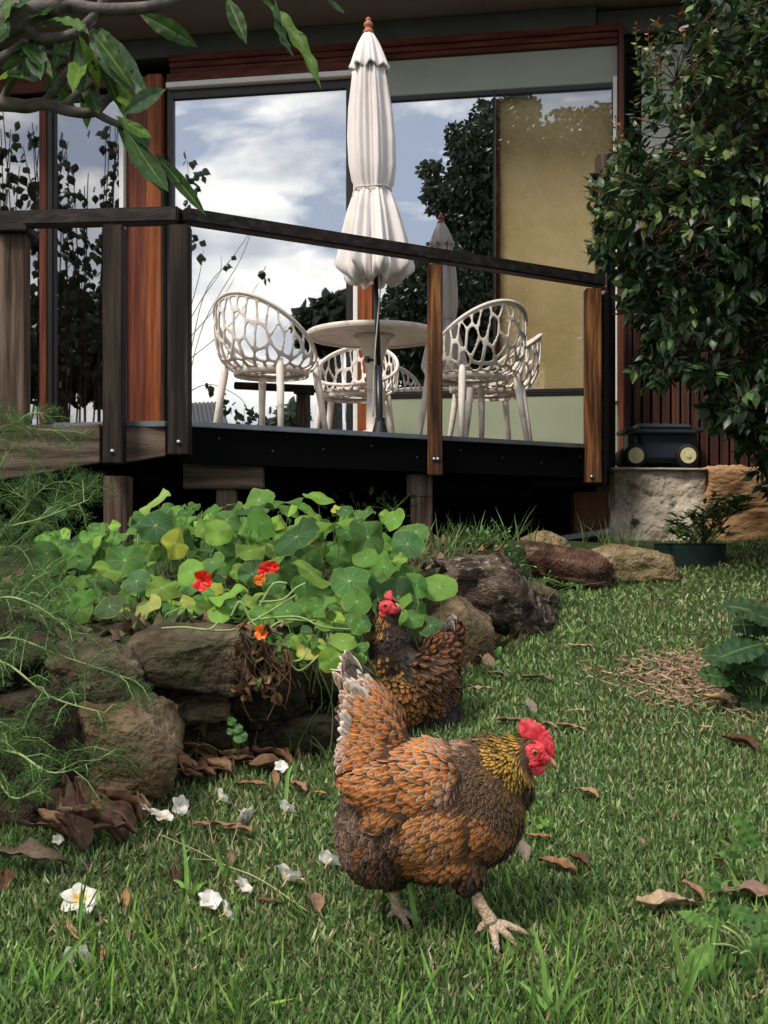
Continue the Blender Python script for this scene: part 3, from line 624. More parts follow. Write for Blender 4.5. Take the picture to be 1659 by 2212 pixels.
def make_chair(loc, rot, label, group):
    root = empty('lattice_chair', loc, label, 'chair', group); root.rotation_euler = (0, 0, rot)
    nt_, nv_ = 300, 96
    r2 = np.random.default_rng(5)
    # chair faces -y locally; back at +y
    th = np.linspace(0, 2*np.pi, nt_, endpoint=False); t = np.linspace(0, 1.75, nv_)
    TH, T = np.meshgrid(th, t)
    c, s = np.cos(TH), np.sin(TH)
    back = (s+1)/2
    rimx, rimy = .285*c, .02+.285*s+.045*back; rimz = .50+.335*back**1.25-.03*(1-back)
    sx, sy, sz = .215*c, -.015+.205*s, .435+0*c
    q = np.clip(T, 0, 1); e = np.sin(q*np.pi/2)
    bul = np.sin(q*np.pi)*.02
    X = rimx+(sx-rimx)*q**1.6+bul*c; Y = rimy+(sy-rimy)*q**1.6+bul*s; Z = rimz+(sz-rimz)*e**.9
    in_ = np.clip(T-1, 0, 1); X = X*(1-in_); Y = Y*(1-in_)+(-.015)*in_; Z = Z-.02*np.sin(in_*np.pi/2)
    E = np.stack([X, Y, Z*.40], -1).reshape(-1, 3)
    cand = E[r2.choice(len(E), 2600, replace=False)]; sel = [0]; dm = np.linalg.norm(cand-cand[0], axis=1)
    for k in range(100):
        w_ = dm*r2.uniform(.62, 1, len(dm)); j_ = int(w_.argmax()); sel.append(j_); dm = np.minimum(dm, np.linalg.norm(cand-cand[j_], axis=1))
    Q = cand[sel]; dd = np.linalg.norm(E[:, None]-Q[None], axis=2); dd.sort(axis=1); f = (dd[:, 1]-dd[:, 0]).reshape(TH.shape)
    solid = (f < .0085+.0075*np.clip(T, 0, 1)) | (T < .035) | ((T > .96) & (T < 1.07)) | (T > 1.7)
    vs = np.stack([X, Y, Z], -1).reshape(-1, 3)
    fs = []
    for i in range(nv_-1):
        for k in range(nt_):
            k2 = (k+1) % nt_
            if int(solid[i, k])+int(solid[i, k2])+int(solid[i+1, k])+int(solid[i+1, k2]) >= 2: fs.append((i*nt_+k, i*nt_+k2, (i+1)*nt_+k2, (i+1)*nt_+k))
    me = bpy.data.meshes.new('shell'); me.from_pydata(vs.tolist(), [], fs)
    bm = bmesh.new(); bm.from_mesh(me); bmesh.ops.delete(bm, geom=[v for v in bm.verts if not v.link_faces], context='VERTS')
    bnd = [v for v in bm.verts if v.is_boundary]
    for _ in range(3): bmesh.ops.smooth_vert(bm, verts=bnd, factor=.5, use_axis_x=True, use_axis_y=True, use_axis_z=True)
    bm.to_mesh(me); bm.free()
    me.polygons.foreach_set('use_smooth', [True]*len(me.polygons))
    o = bpy.data.objects.new('shell', me); C.objects.link(o); o.parent = root; me.materials.append(M['resin'])
    so_ = o.modifiers.new('thick', 'SOLIDIFY'); so_.thickness = .010; so_.offset = 0
    def lk(mb, name):
        m_ = bpy.data.meshes.new(name); m_.from_pydata(mb.v, [], mb.f); m_.polygons.foreach_set('use_smooth', [True]*len(mb.f)); m_.materials.append(M['resin'])
        ob = bpy.data.objects.new(name, m_); C.objects.link(ob); ob.parent = root
    mb = MB(); rim = []
    for k in range(73):
        a = 2*math.pi*k/72; b_ = (math.sin(a)+1)/2; rim.append((.287*math.cos(a), .02+.287*math.sin(a)+.045*b_, .50+.335*b_**1.25-.03*(1-b_)))
    mb.tube(rim, .0125, 8, False); lk(mb, 'rim')
    mb = MB(); mb.lathe((0, -.015, .40), [(.205,0),(.222,.0),(.226,.02),(.222,.04),(.205,.04),(.205,0)], 48, close=False); lk(mb, 'seat_ring')
    for (ax, ay) in ((-1,-1),(1,-1),(-1,1),(1,1)):
        mb = MB()
        z1 = .50 if ay < 0 else .47
        mb.tube([(ax*.205, ay*.175-.01, z1), (ax*.205, ay*.18-.01, .42), (ax*.225, ay*.20-.01, .25), (ax*.25, ay*.235-.01, 0)], [.014,.024,.021,.015], 8)
        lk(mb, 'leg')
    return root
proto = make_chair(at(585,0,6.62).xyz*1, R(148), 'front left cream lattice chair with its back to the railing', 'lattice tub chairs round the table')
proto.location = (at(583,0,6.62).x, 6.62, FL)
for (x, dd_, rz, lab) in ((1022, 6.85, R(212), 'front right cream lattice chair partly behind the orange brown post'), (768, 7.75, R(-8), 'lattice chair on the far side of the table facing the garden'), (1058, 7.62, R(-80), 'lattice chair half hidden behind the front right chair')):
    o = proto.copy(); C.objects.link(o); o.location = (at(x,0,dd_).x, dd_, FL); o.rotation_euler = (0,0,rz+(math.pi if False else 0)); o['label'] = lab
    for ch in list(proto.children):
        c_ = ch.copy(); C.objects.link(c_); c_.parent = o

# ------------------------------------------------------------------ rocks
def rock(q, d, m, label, seed, th=None, name='rock', power=.5, amp=.12, rot=0, cut=9, grp='stones of the dry garden wall'):
    """q: photo box x0,y0,x1,y1"""
    x0, y0, x1, y1 = q; c = at((x0+x1)/2, (y0+y1)/2, d); hx = (x1-x0)/2/F*d; hz = (y1-y0)/2/F*d; hy = th or (hx+hz)*.45
    rr = random.Random(seed); bm = bmesh.new(); bmesh.ops.create_icosphere(bm, subdivisions=5, radius=1)
    off = Vector((seed*3.7, seed*1.3, 0))
    planes = []
    for _ in range(cut):
        n_ = Vector((rr.uniform(-1,1), rr.uniform(-1,.6), rr.uniform(-.9,1))).normalized(); planes.append((n_, rr.uniform(.78,.95)))
    for v in bm.verts:
        p = v.co.copy(); p = Vector([math.copysign(abs(k)**power, k) for k in p])
        for n_, dd_ in planes:
            e = p.dot(n_)-dd_
            if e > 0: p -= n_*e*.9
        f = noise.fractal(p*1.3+off, .9, 2.1, 6)*amp*1.6+noise.fractal(Vector((p.x*5, p.y*5, p.z*9))+off, .7, 2.1, 5)*amp*.22
        p += v.co*f
        v.co = p
    mnx = float(np.percentile([abs(v.co.x) for v in bm.verts], 93)); mnz = float(np.percentile([abs(v.co.z) for v in bm.verts], 93))
    M3 = Matrix.Rotation(rot, 3, 'Y')
    for v in bm.verts:
        p = Vector((v.co.x/mnx*hx, v.co.y*hy, v.co.z/mnz*hz)); v.co = M3@p
    me = bpy.data.meshes.new(name); bm.to_mesh(me); bm.free(); me.polygons.foreach_set('use_smooth', [True]*len(me.polygons)); me.materials.append(M[m])
    o = bpy.data.objects.new(name, me); C.objects.link(o); o.location = c+Vector((0, hy*.6, 0)); tag(o, label, 'rock', grp); return o
rock((190,1362,535,1508), 2.95, 'rock_grey', 'long flat grey slab under the nasturtium leaves, topmost of the left wall', 1, .2, amp=.07)
rock((70,1392,306,1592), 2.78, 'rock_grey', 'square grey block behind the fennel fronds, left of the long slab', 2, .15, power=.5)
rock((140,1508,368,1745), 2.70, 'rock_tan', 'big tan boulder at the bottom left beside the brown leaves', 33, .15, rot=-.3, power=.45)
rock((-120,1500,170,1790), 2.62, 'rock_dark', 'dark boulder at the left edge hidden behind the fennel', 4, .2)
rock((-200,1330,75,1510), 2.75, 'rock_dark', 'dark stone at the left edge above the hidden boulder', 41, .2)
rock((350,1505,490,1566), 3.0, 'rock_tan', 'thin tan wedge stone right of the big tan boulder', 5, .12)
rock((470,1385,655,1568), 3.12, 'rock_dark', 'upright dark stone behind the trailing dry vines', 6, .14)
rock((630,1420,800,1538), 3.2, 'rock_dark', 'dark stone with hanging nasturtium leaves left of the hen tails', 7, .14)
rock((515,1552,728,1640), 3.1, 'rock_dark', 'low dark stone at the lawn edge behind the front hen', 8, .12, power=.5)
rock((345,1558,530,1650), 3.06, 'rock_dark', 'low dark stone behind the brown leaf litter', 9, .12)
rock((432,1472,492,1522), 3.0, 'rock_grey', 'small round stone wedged under the long slab', 10, .07)
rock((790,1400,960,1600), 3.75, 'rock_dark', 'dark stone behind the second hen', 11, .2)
rock((872,1200,1130,1345), 4.55, 'rock_lichen', 'mottled rock speckled with white lichen beside the nasturtiums', 12, .28, amp=.09)
rock((985,1262,1195,1385), 4.62, 'rock_lichen', 'sloping mottled rock right of the white speckled one', 13, .2, rot=.15)
rock((895,1300,1062,1450), 4.15, 'rock_tan', 'smooth brown stone just behind the second hen tail', 14, .2, power=.5, amp=.06)
rock((1090,1262,1215,1340), 5.0, 'rock_grey', 'flat grey stone in front of the long red brown rock', 15, .15)
rock((1070,1180,1322,1264), 5.6, 'rock_red', 'long dark red brown rock in the middle of the border', 16, .2, rot=.12, power=.5)
rock((1133,1155,1248,1210), 5.95, 'rock_gold', 'small golden peaked rock behind the long red brown one', 17, .15, power=.8, rot=.2)
rock((1252,1183,1462,1272), 5.75, 'rock_gold', 'pale golden wedge rock beside the plant pot', 18, .2, power=.8, rot=.12)
rock((1020,1205,1080,1240), 5.0, 'rock_tan', 'small tan stone between the lichened rock and the creeping herb', 19, .1)

# ------------------------------------------------------------------ lawn
def nz2(x, y, s, o=0): return np.array([noise.noise(Vector((a*s+o, b*s, o))) for a, b in zip(x, y)])
def pickcol(n, pal, w, var=.18):
    pal = np.array(pal); i = rng.choice(len(pal), n, p=np.array(w)/sum(w)); c = pal[i]*(1+rng.normal(0, var, (n, 1)))*(1+rng.normal(0, .05, (n, 3))); return np.clip(c, .002, 1)
def lawn_pts(n, d0, d1, exc=True):
    d = d0*(d1/d0)**rng.random(n) if d1 < 3 else 1/(1/d0-(1/d0-1/d1)*rng.random(n)**.85)
    x = rng.uniform(-1, 1, n)*(.36*d+.55)
    k = d < np.interp(x, LX, LY)+np.interp(x, [.1,.4,.8,1.4,1.7], [.02,.12,.45,.45,.02])
    return x[k], d[k]
BT = grid_tmpl([.9, 1.0, .72, .06], .02, -.25)
def blades(name, x, y, length, width, lean, pal, w, label, cat, wmul=None, var=.22, m='grass'):
    n = len(x); O = np.stack([x, y, ground(x, y)-.004], 1); az = rng.uniform(0, 2*np.pi, n); ln = np.abs(rng.normal(0, lean, n))+.08
    Yd = np.stack([np.cos(az)*np.sin(ln), np.sin(az)*np.sin(ln), np.cos(ln)], 1)
    X, Yd, Z = frames(Yd, rng.normal(0, 1, (n, 3)), 0); Lg = (length*rng.uniform(.55, 1.3, n))[:, None]; wd = width[:, None]*rng.uniform(.6, 1.3, (n, 1))
    col = pickcol(n, pal, w, var)
    if wmul is not None: col = col*wmul[:, None]
    o = scatter(name, BT, O, X*wd*.5, Yd*Lg, Z*Lg, M[m], col); tag(o, label, cat, kind='stuff'); return o
GP = [(.070,.140,.038),(.125,.215,.062),(.205,.315,.10),(.31,.39,.18),(.34,.27,.15),(.20,.13,.07)]
x, y = lawn_pts(230000, 1.55, 7.4)
pn = nz2(x, y, 1.1, 3.3); dry = sst((pn-.05)/.35)+.9*np.exp(-((x-1.0)**2/.20+(y-3.4)**2/.30)); keep = rng.random(len(x)) > .22*np.clip(dry, 0, 1)
x, y, dry = x[keep], y[keep], dry[keep]
isdry = rng.random(len(x)) < .035+.16*np.clip(dry, 0, 1)
wd = .0056*np.maximum(1, y/3.2); ln = .027*(1+0*x)
blades('lawn_grass', x[~isdry], y[~isdry], ln[~isdry], wd[~isdry], .95, GP[:4], [3,4,3.4,2], 'short green lawn grass over the whole garden', 'grass')
blades('dry_grass', x[isdry], y[isdry], .028+0*x[isdry], wd[isdry]*.8, 1.1, [(.46,.38,.23),(.32,.23,.13),(.58,.50,.34)], [2,2,1], 'dead straw coloured blades scattered through the lawn', 'grass')
x, y = lawn_pts(9500, 1.5, 2.35); k = rng.random(len(x)) < np.clip((2.35-y)/.7, .03, 1)*np.clip(.45+1.5*nz2(x, y, 5.0, 9.0), .08, 1); x, y = x[k], y[k]
blades('long_grass', x, y, .055+.035*rng.random(len(x)), .0055+0*x, .7, [(.15,.28,.05),(.23,.38,.08),(.10,.20,.05)], [3,2,2], 'longer bright green blades along the near edge of the lawn', 'grass')
# grass tufts at the foot of rocks and walls
tx_, ty_ = [], []
for (px_, py_, n_, sp) in ((1120,1350,60,.06),(1000,1180,60,.10),(960,1200,40,.06),(1330,1180,50,.08),(380,1660,14,.06),(1300,1270,30,.12),(640,1640,10,.05),(1150,1180,60,.2),(540,1640,14,.08)):
    q = on_ground(px_, py_); tx_ += list(q.x+rng.normal(0, sp, n_)); ty_ += list(q.y+rng.normal(0, sp*.4, n_))
blades('tall_grass', np.array(tx_), np.array(ty_), .11+.06*rng.random(len(tx_)), .005+0*np.array(tx_), .45, [(.10,.19,.05),(.16,.24,.08),(.22,.2,.1)], [3,2,1], 'loose taller grass at the foot of the rocks and deck posts', 'grass')
def tuft(px_, py_, tips, label, w=.005):
    q = on_ground(px_, py_); O = []; Yv = []
    mb = MB()
    for (tx1, ty1, bend) in tips:
        tip = at(tx1, ty1, q.y+rng.uniform(-.03, .03)); mid = (q+tip)/2+Vector((0, 0, bend)); pts = resample([q+Vector((rng.normal(0,.005),rng.normal(0,.005),-.005)), mid, tip], 5)
        n_ = len(pts); vs = []; fs = []
        for i, p in enumerate(pts):
            ww = w*(1-(i/(n_-1))**2)+.0004; dr = (pts[min(i+1, n_-1)]-pts[max(i-1, 0)]).normalized(); sx = dr.cross(Vector((.2, -1, .1))).normalized(); vs += [p-sx*ww, p+Vector((0,.0015,-.001)), p+sx*ww]
        for i in range(n_-1): fs += [(3*i, 3*i+1, 3*i+4, 3*i+3), (3*i+1, 3*i+2, 3*i+5, 3*i+4)]
        mb.add(vs, fs)
    o = mb.build('grass_tuft', M['blade_bright'], None, smooth=True); return tag(o, label, 'grass tuft', 'long grass tufts standing out of the lawn')
M['blade_bright'] = flat('bright blade', (.17,.33,.07), .5, .3, var=.2)
tuft(412, 1945, [(392,1798,0),(372,1900,.01),(432,1880,.0),(450,1905,.01),(402,1850,0),(380,1925,.01)], 'tall bright grass tuft standing in front of the fallen white flowers, near the left rocks')
tuft(488, 1900, [(462,1830,0),(492,1850,0)], 'small pair of grass blades right of the tall left tuft')
tuft(610, 1740, [(634,1648,.02),(600,1720,0)], 'single curved blade left of the front hen')
tuft(1532, 2130, [(1555,1900,0),(1525,1975,0),(1500,2030,.0),(1470,2010,0)], 'tallest grass tuft at lower right in front of the curled leaf')
tuft(1478, 2180, [(1440,1965,.03),(1500,2060,0),(1520,2050,0)], 'leaning grass tuft left of the tallest one at lower right')
tuft(1195, 2212, [(1150,2000,.02),(1240,2080,0),(1120,2120,.01),(1175,2060,0),(1290,2130,.01)], 'grass tuft near the bottom edge below the hen foot')
tuft(905, 2010, [(870,1880,.01),(882,1935,0)], 'grass blades between the front hen legs')
tuft(1005, 1830+30, [(1003,1830,0)], 'short blade under the hen belly')
tuft(90, 2160, [(210,1990,.01),(60,2050,.0),(120,2060,0)], 'leaning grass tuft at the lower left corner')
tuft(1240, 1370, [(1270,1350,.0),(1215,1335,0)], 'pale grass blades beside the sloping mottled rock')

# ------------------------------------------------------------------ fallen leaves and flowers
def dry_leaf(px_, py_, L_, az, label, pal=(.17,.09,.05), wid=.42, curl=.5, tilt=.15, name='fallen_leaf', lift=.02, roll=0, grp='brown leaves fallen on the lawn', cat='leaf', sd=0, fwd=0):
    q = on_ground(px_, py_)
    if fwd: q = at(px_, py_, q.y-fwd)
    r_ = random.Random(int(px_*7+py_)+sd); nu, nv = 9, 15; vs = []; fs = []; uv = []
    for j in range(nv):
        t = j/(nv-1); w = wid*math.sin(math.pi*min(1, t*.93+.05))**.75*L_*.5*(1-.08*r_.random())
        for i in range(nu):
            u = -1+2*i/(nu-1); a = u*curl*1.6
            x_ = w*math.sin(a)/(curl*1.6) if curl > .01 else u*w; z_ = w*(1-math.cos(a))/(curl*1.6+.01)*1.1
            y_ = (t-.5)*L_; z_ += .10*L_*math.sin(t*5+r_.random()*.15)*curl+.11*L_*noise.noise(Vector((u*1.9, t*4.5, px_)))+.03*L_*noise.noise(Vector((u*5, t*11, px_)))
            x_ += .03*L_*math.sin(t*4+px_); vs.append(Vector((x_, y_, z_)))
    for j in range(nv-1):
        for i in range(nu-1): a = j*nu+i; fs.append((a, a+1, a+nu+1, a+nu))
    me = bpy.data.meshes.new(name); Mx = Matrix.Translation(Vector((0,0,lift)))@Matrix.Rotation(az, 4, 'Z')@Matrix.Rotation(tilt, 4, 'X')@Matrix.Rotation(roll, 4, 'Y')
    me.from_pydata([Mx@v for v in vs], [], fs); me.polygons.foreach_set('use_smooth', [True]*len(fs))
    uvl = me.uv_layers.new(name='UVMap'); 
    for lp in me.loops:
        k = lp.vertex_index; uvl.data[lp.index].uv = ((k % nu)/(nu-1), (k//nu)/(nv-1))
    a = me.color_attributes.new('ColC', 'FLOAT_COLOR', 'POINT'); f = r_.uniform(.8, 1.25)
    a.data.foreach_set('color', np.tile(np.array([pal[0]*f, pal[1]*f, pal[2]*f, 1], np.float32), len(me.vertices)))
    me.materials.append(M['dry']); o = bpy.data.objects.new(name, me); C.objects.link(o); o.location = q
    sm = o.modifiers.new('t', 'SOLIDIFY'); sm.thickness = .0007
    return tag(o, label, cat, grp)
BR = (.15,.08,.045); TAN = (.34,.21,.12); DK = (.085,.04,.024); PALE = (.42,.30,.19)
for a in [
 (1270,1730,.065,.7,'curled tan leaf on open lawn right of the hen neck',TAN,.5,.6,.3),
 (1205,1890,.085,1.3,'large brown leaf in front of the hen chest',(.22,.12,.06),.6,.5,.35),
 (1250,1880,.055,1.0,'darker half leaf folded against the large brown leaf',DK,.7,.8,.6),
 (1130,1860,.055,.2,'grey crumpled leaf standing behind the large brown leaf',(.24,.18,.15),.6,.8,.9),
 (1440,1975,.14,1.85,'long pale curled leaf at lower right on the lawn',PALE,.42,.5,.25),
 (1500,1950,.06,.9,'brown tip leaf beside the long pale curled leaf',(.25,.14,.09),.5,.8,.7),
 (1165,1825,.06,1.2,'flat orange leaf under the hen breast line',(.30,.14,.06),.35,.2,.05),
 (1178,1780,.012,1.2,'tiny orange leaf scrap right of the hen breast',(.30,.14,.06),.5,.2,.05),
 (375,1915,.05,.4,'dark brown shredded leaf in the left lawn',DK,.6,.9,.6),
 (272,1965,.04,.2,'tan shredded leaf right of the open white flower',(.38,.22,.10),.6,.9,.8),
 (500,1880,.035,.1,'small pinkish brown leaf beside the long straw stem',(.30,.17,.11),.45,.4,.9),
 (525,1935,.05,1.1,'reddish leaf lying among the crumpled white flowers',(.30,.15,.10),.4,.4,.3),
 (685,1975,.05,.2,'brown leaf in the grass below the front hen tail',(.20,.12,.08),.6,.5,.6),
 (585,1970,.05,1.3,'thin brown leaf low in the grass left of the hen feet',BR,.35,.3,.2),
 (12,1925,.07,.3,'dark red brown leaf cut by the left edge',DK,.5,.5,.5),
 (160,2040,.09,.6,'narrow straw coloured leaf above the lower left flower',(.36,.25,.12),.14,.2,.2),
 (220,2085,.03,.2,'small orange leaf right of the lower left flower',(.36,.2,.1),.4,.3,.8),
 (88,1880,.025,.1,'small pink brown leaf at far left of the lawn',(.30,.17,.12),.5,.3,.8),
 (1550,1880,.04,2.4,'small orange curl near the right edge weeds',(.40,.2,.09),.3,.5,.5),
 (1640,1960,.14,1.5,'brown leaf lying behind the lower right weed',(.24,.15,.11),.55,.4,.3),
 (1385,1840,.03,.2,'small crumpled leaf in the middle of the right lawn',(.22,.15,.11),.6,.8,.7),
 (1090,1870,.03,1.2,'little scrap of leaf close to the hen leg',(.22,.15,.11),.6,.8,.4),
 (1250,1405,.11,1.25,'thin straw strip on the upper lawn',PALE,.1,.1,.03),
 (1160,1475,.11,1.3,'flat brown leaf on the lawn right of the second hen',(.16,.11,.075),.35,.4,.1),
 (1035,1500,.08,1.8,'pinkish curved strip beside the second hen',(.45,.30,.2),.15,.3,.05),
 (1235,1585,.10,.9,'twisted tan leaf just right of the red comb',TAN,.22,.5,.2),
 (1145,1540,.07,.3,'grey leaf standing behind the red comb',(.22,.18,.15),.6,.7,.9),
 (1110,1570,.12,1.3,'long narrow brown strip above the hen neck',(.22,.15,.1),.2,.4,.1),
 (1185,1580,.06,1.0,'small brown leaf touching the hen comb in view',(.25,.16,.1),.4,.5,.3),
 (1250,1550,.07,1.5,'thin pink strip on the upper lawn right of the comb',(.40,.27,.18),.14,.2,.05),
 (1050,1440,.10,.4,'broad grey brown leaf against the smooth stone',(.20,.15,.10),.6,.5,.9),
 (1075,1470,.08,1.2,'second grey brown leaf at the foot of the smooth stone',(.17,.12,.08),.5,.5,.3),
 (1550,1525,.11,1.0,'pale folded leaf on the straw patch',(.45,.33,.17),.5,.8,.3),
 (1590,1500,.12,1.4,'brown leaf under the broad leaved weed',(.22,.14,.09),.4,.5,.2),
 (1490,1480,.10,1.2,'dark strip on the straw patch',(.12,.09,.07),.15,.4,.05),
 (1470,1460,.05,1.0,'tan leaf at the far edge of the straw patch',TAN,.5,.3,.2),
 (1600,1620,.12,.8,'dark brown leaf right of the straw patch',DK,.5,.6,.3),
 (952,1215,.05,.1,'small upright brown leaf on the bed by the lichened rock',(.24,.14,.09),.6,.3,1.3)]:
    dry_leaf(*a)
LG = 'big brown leaves heaped at the foot of the rocks'
lit = [(265,1745,.14,1.2,'big curled brown leaf in front of the tan boulder',(.13,.07,.045),.55,.9,.7,.35),
 (300,1725,.12,.5,'second curled brown leaf tucked behind the big curled one',(.11,.06,.04),.6,.9,.9,.3),
 (350,1680,.17,.15,'long upright brown leaf right of the tan boulder',(.13,.075,.05),.45,.5,.9,.2),
 (375,1640,.14,1.0,'wide red brown leaf leaning on the low stone',(.19,.09,.05),.65,.3,.7,.3),
 (410,1670,.14,1.4,'brown leaf lying across the top of the lawn edge',(.16,.08,.045),.45,.5,.2,0),
 (455,1675,.12,1.6,'dark brown leaf left of the low dark stone',(.12,.06,.035),.45,.5,.15,0),
 (520,1650,.13,1.7,'long tan leaf in front of the low dark stone',(.24,.13,.075),.35,.5,.15,0),
 (590,1640,.13,1.2,'arched brown leaf at the foot of the low dark stone',(.19,.10,.055),.45,.8,.4,.2),
 (545,1700,.08,1.4,'flat orange brown leaf below the arched leaf',(.24,.12,.06),.35,.3,.05,0),
 (645,1705,.06,.9,'small brown leaf left of the front hen tail',(.24,.13,.08),.5,.6,.3,0),
 (595,1688,.07,.3,'narrow brown leaf beside the curved single blade',(.24,.13,.08),.3,.5,.5,0),
 (690,1720,.04,1.2,'orange scrap of leaf beside the hen rump',(.3,.15,.08),.4,.3,.1,0),
 (215,1790,.15,1.1,'dark crumpled leaf in front of the dark boulder',(.09,.05,.035),.6,.7,.5,.3),
 (165,1800,.13,.4,'dark crumpled leaf left of the heap',(.08,.045,.032),.6,.7,.6,.3),
 (190,1750,.15,.8,'red brown leaf standing against the boulder foot',(.11,.055,.035),.6,.4,1.1,.3),
 (130,1740,.14,.3,'brown leaf standing in shade under the fennel',(.08,.045,.03),.6,.4,1.0,.3),
 (60,1855,.17,1.5,'large grey brown leaf flat at far left in front of the rocks',(.12,.09,.06),.5,.3,.15,0),
 (470,1790,.12,1.45,'long pinkish strip of bark below the white flowers',(.34,.19,.12),.12,.2,.04,0),
 (515,1800,.07,1.3,'short curled strip beside the long bark strip',(.30,.17,.1),.3,.5,.1,0),
 (330,1800-75,.10,2.2,'small dark leaf under the second curled leaf',(.10,.055,.035),.5,.6,.3,0),
 (290,1690,.12,2.6,'brown leaf leaning on the big tan boulder foot',(.12,.065,.04),.5,.6,1.0,.2),
 (430,1625,.10,2.0,'brown leaf in the gap between the low stones',(.14,.07,.04),.5,.6,.5,.2),
 (250,1800,.10,2.0,'brown leaf between the curled leaf and the open flowers',(.12,.065,.04),.5,.6,.3,0)]
for (px_, py_, L_, az, lab, pal, wid, curl, tilt, roll) in lit: dry_leaf(px_, py_, L_, az, lab, pal, wid, curl, tilt, roll=roll, grp=LG, lift=.01, fwd=.10 if px_ < 420 else .04)
HC = [((.13,.075,.045),'chocolate brown'),((.22,.13,.07),'light brown'),((.09,.05,.034),'almost black'),((.27,.17,.10),'tan')]
HZ = [(90,180,1800,'in the dark left corner of the heap'),(190,290,1765,'in the heap below the big tan boulder'),(320,400,1680,'in the heap right of the big tan boulder'),(430,520,1655,'before the low stones'),(540,640,1648,'before the right end of the low dark stone')]
for zi, (xa, xb, yy, where) in enumerate(HZ):
    for ci, (col_, cn) in enumerate(HC):
        px_ = xa+(xb-xa)*(ci+.5)/4; py_ = yy+rng.normal(0, 13)-(px_-xa)*.15
        dry_leaf(px_, py_, rng.uniform(.08,.125), rng.uniform(.6, 2.5), cn+' crumpled leaf '+where, col_, rng.uniform(.5,.75), rng.uniform(.5,1.0), rng.uniform(.2,.9), roll=rng.uniform(-.5,.5), grp=LG, lift=.01, fwd=.09 if px_ < 420 else .03)
# leaves lodged in the nasturtium bed
def flower(px_, py_, size, label, openk=.5, az=0, tilt=.6, yellow=True, n=5, grp='white frangipani flowers fallen on the lawn', lift=.024):
    size *= .80 if openk < .8 else .88; openk = openk*.6 if openk < .8 else openk
    q = on_ground(px_, py_); cols = []; V = []; Fs = []; Cc = []
    nu, nv = 7, 9
    for k in range(n):
        a0 = 2*math.pi*k/n; base = len(V)
        for j in range(nv):
            t = j/(nv-1); w = .50*size*math.sin(math.pi*min(.90, t*.74+.14))**.7
            for i in range(nu):
                u = -1+2*i/(nu-1); el = (1-openk)*1.15*(1-.5*t)+.15*u
                r_ = t*size*math.cos(el)+.01*size; z_ = t*size*math.sin(el)-.18*size*t*t*openk+.10*size*u*u*(1-t*.4)
                p = Vector((r_, u*w, z_)); V.append(Matrix.Rotation(a0, 3, 'Z')@p)
                y_ = max(0, 1-t/.42) if yellow else max(0, .35-t); Cc.append((.86-.06*y_, .84-.28*y_, .78-.72*y_, 1))
        for j in range(nv-1):
            for i in range(nu-1): a = base+j*nu+i; Fs.append((a, a+1, a+nu+1, a+nu))
    # tube
    base = len(V)
    for j in range(4):
        for k in range(6):
            a = k*math.pi/3; V.append(Vector((.045*size*math.cos(a)*(1+.3*(j == 0)), .045*size*math.sin(a)*(1+.3*(j == 0)), .02*size-j*.14*size))); Cc.append((.72,.60,.36,1))
    for j in range(3):
        for k in range(6): Fs.append((base+j*6+k, base+j*6+(k+1) % 6, base+(j+1)*6+(k+1) % 6, base+(j+1)*6+k))
    Mx = Matrix.Rotation(az, 3, 'Z')@Matrix.Rotation(tilt, 3, 'X')
    me = bpy.data.meshes.new('frangipani_flower'); me.from_pydata([Mx@v for v in V], [], Fs); me.polygons.foreach_set('use_smooth', [True]*len(Fs))
    a = me.color_attributes.new('ColC', 'FLOAT_COLOR', 'POINT'); a.data.foreach_set('color', np.array(Cc, np.float32).ravel())
    me.materials.append(M['petal']); o = bpy.data.objects.new('frangipani_flower', me); C.objects.link(o); o.location = q+Vector((0, 0, lift)); tag(o, label, 'flower', grp)
for a in [(172,1972,.044,'open white flower with bright yellow heart at lower left',.85,.4,.55,True),
 (322,1782,.040,'upright white flower touching the yellow hearted one by the brown leaves',.75,2.0,.5,True),
 (350,1790,.034,'cream flower with a yellow heart overlapping another by the brown leaves',.7,1.0,.3,True),
 (384,1765,.034,'small white flower behind the overlapping pair',.3,.8,1.3,False),
 (474,1750,.034,'white flower at the back of the lawn left of the hen',.3,2.2,1.1,False),
 (522,1778,.036,'drooping white flower above the long bark strip',.15,.9,2.0,False),
 (616,1775,.034,'flattened white flower nearest the hen rump',.35,2.5,.9,False),
 (606,1680,.026,'half hidden white flower beside the brown leaf at the wall foot',.3,.3,.8,False),
 (706,1893,.036,'white flower touching the hen belly line on the left',.25,2.7,1.0,False),
 (618,1930,.044,'large half closed white flower standing left of the hen foot',.18,2.4,.75,False),
 (450,1980,.033,'closed white flower left of the reddish leaf',.15,.6,.6,False),
 (484,2005,.032,'crumpled white flower below the reddish leaf',.3,1.8,1.1,False),
 (520,1945,.028,'white flower partly under the reddish leaf',.2,1.3,.8,False),
 (170,2090,.036,'white flower sunk in the grass near the bottom left',.3,.1,1.9,False),
 (124,1840,.018,'tiny white petal cup by the large grey brown leaf',.2,.4,.8,False)]:
    flower(*a)
mb = MB(); pts = [on_ground(x_, y_)+Vector((0,0,z_)) for x_, y_, z_ in ((348,1845,.04),(430,1875,.035),(485,1900,.03),(560,1935,.03),(665,1985,.01))]
mb.tube(resample(pts, 4), .0012, 5)
for (a_, b_) in (((452,1778),(466,1885)), ((512,1790),(488,1895)), ((415,1855),(480,1890))):
    p = on_ground(b_[0], b_[1]); mb.tube([p+Vector((0,0,.03)), at(a_[0], a_[1], p.y)], [.0012,.0008], 5)
tag(mb.build('seed_stem', M['straw'] if 'straw' in M else M.setdefault('straw', flat('straw', (.42,.36,.20), .7, .2, var=.2)), None, smooth=True), 'long dry branching grass seed stem lying across the left lawn', 'grass stem')
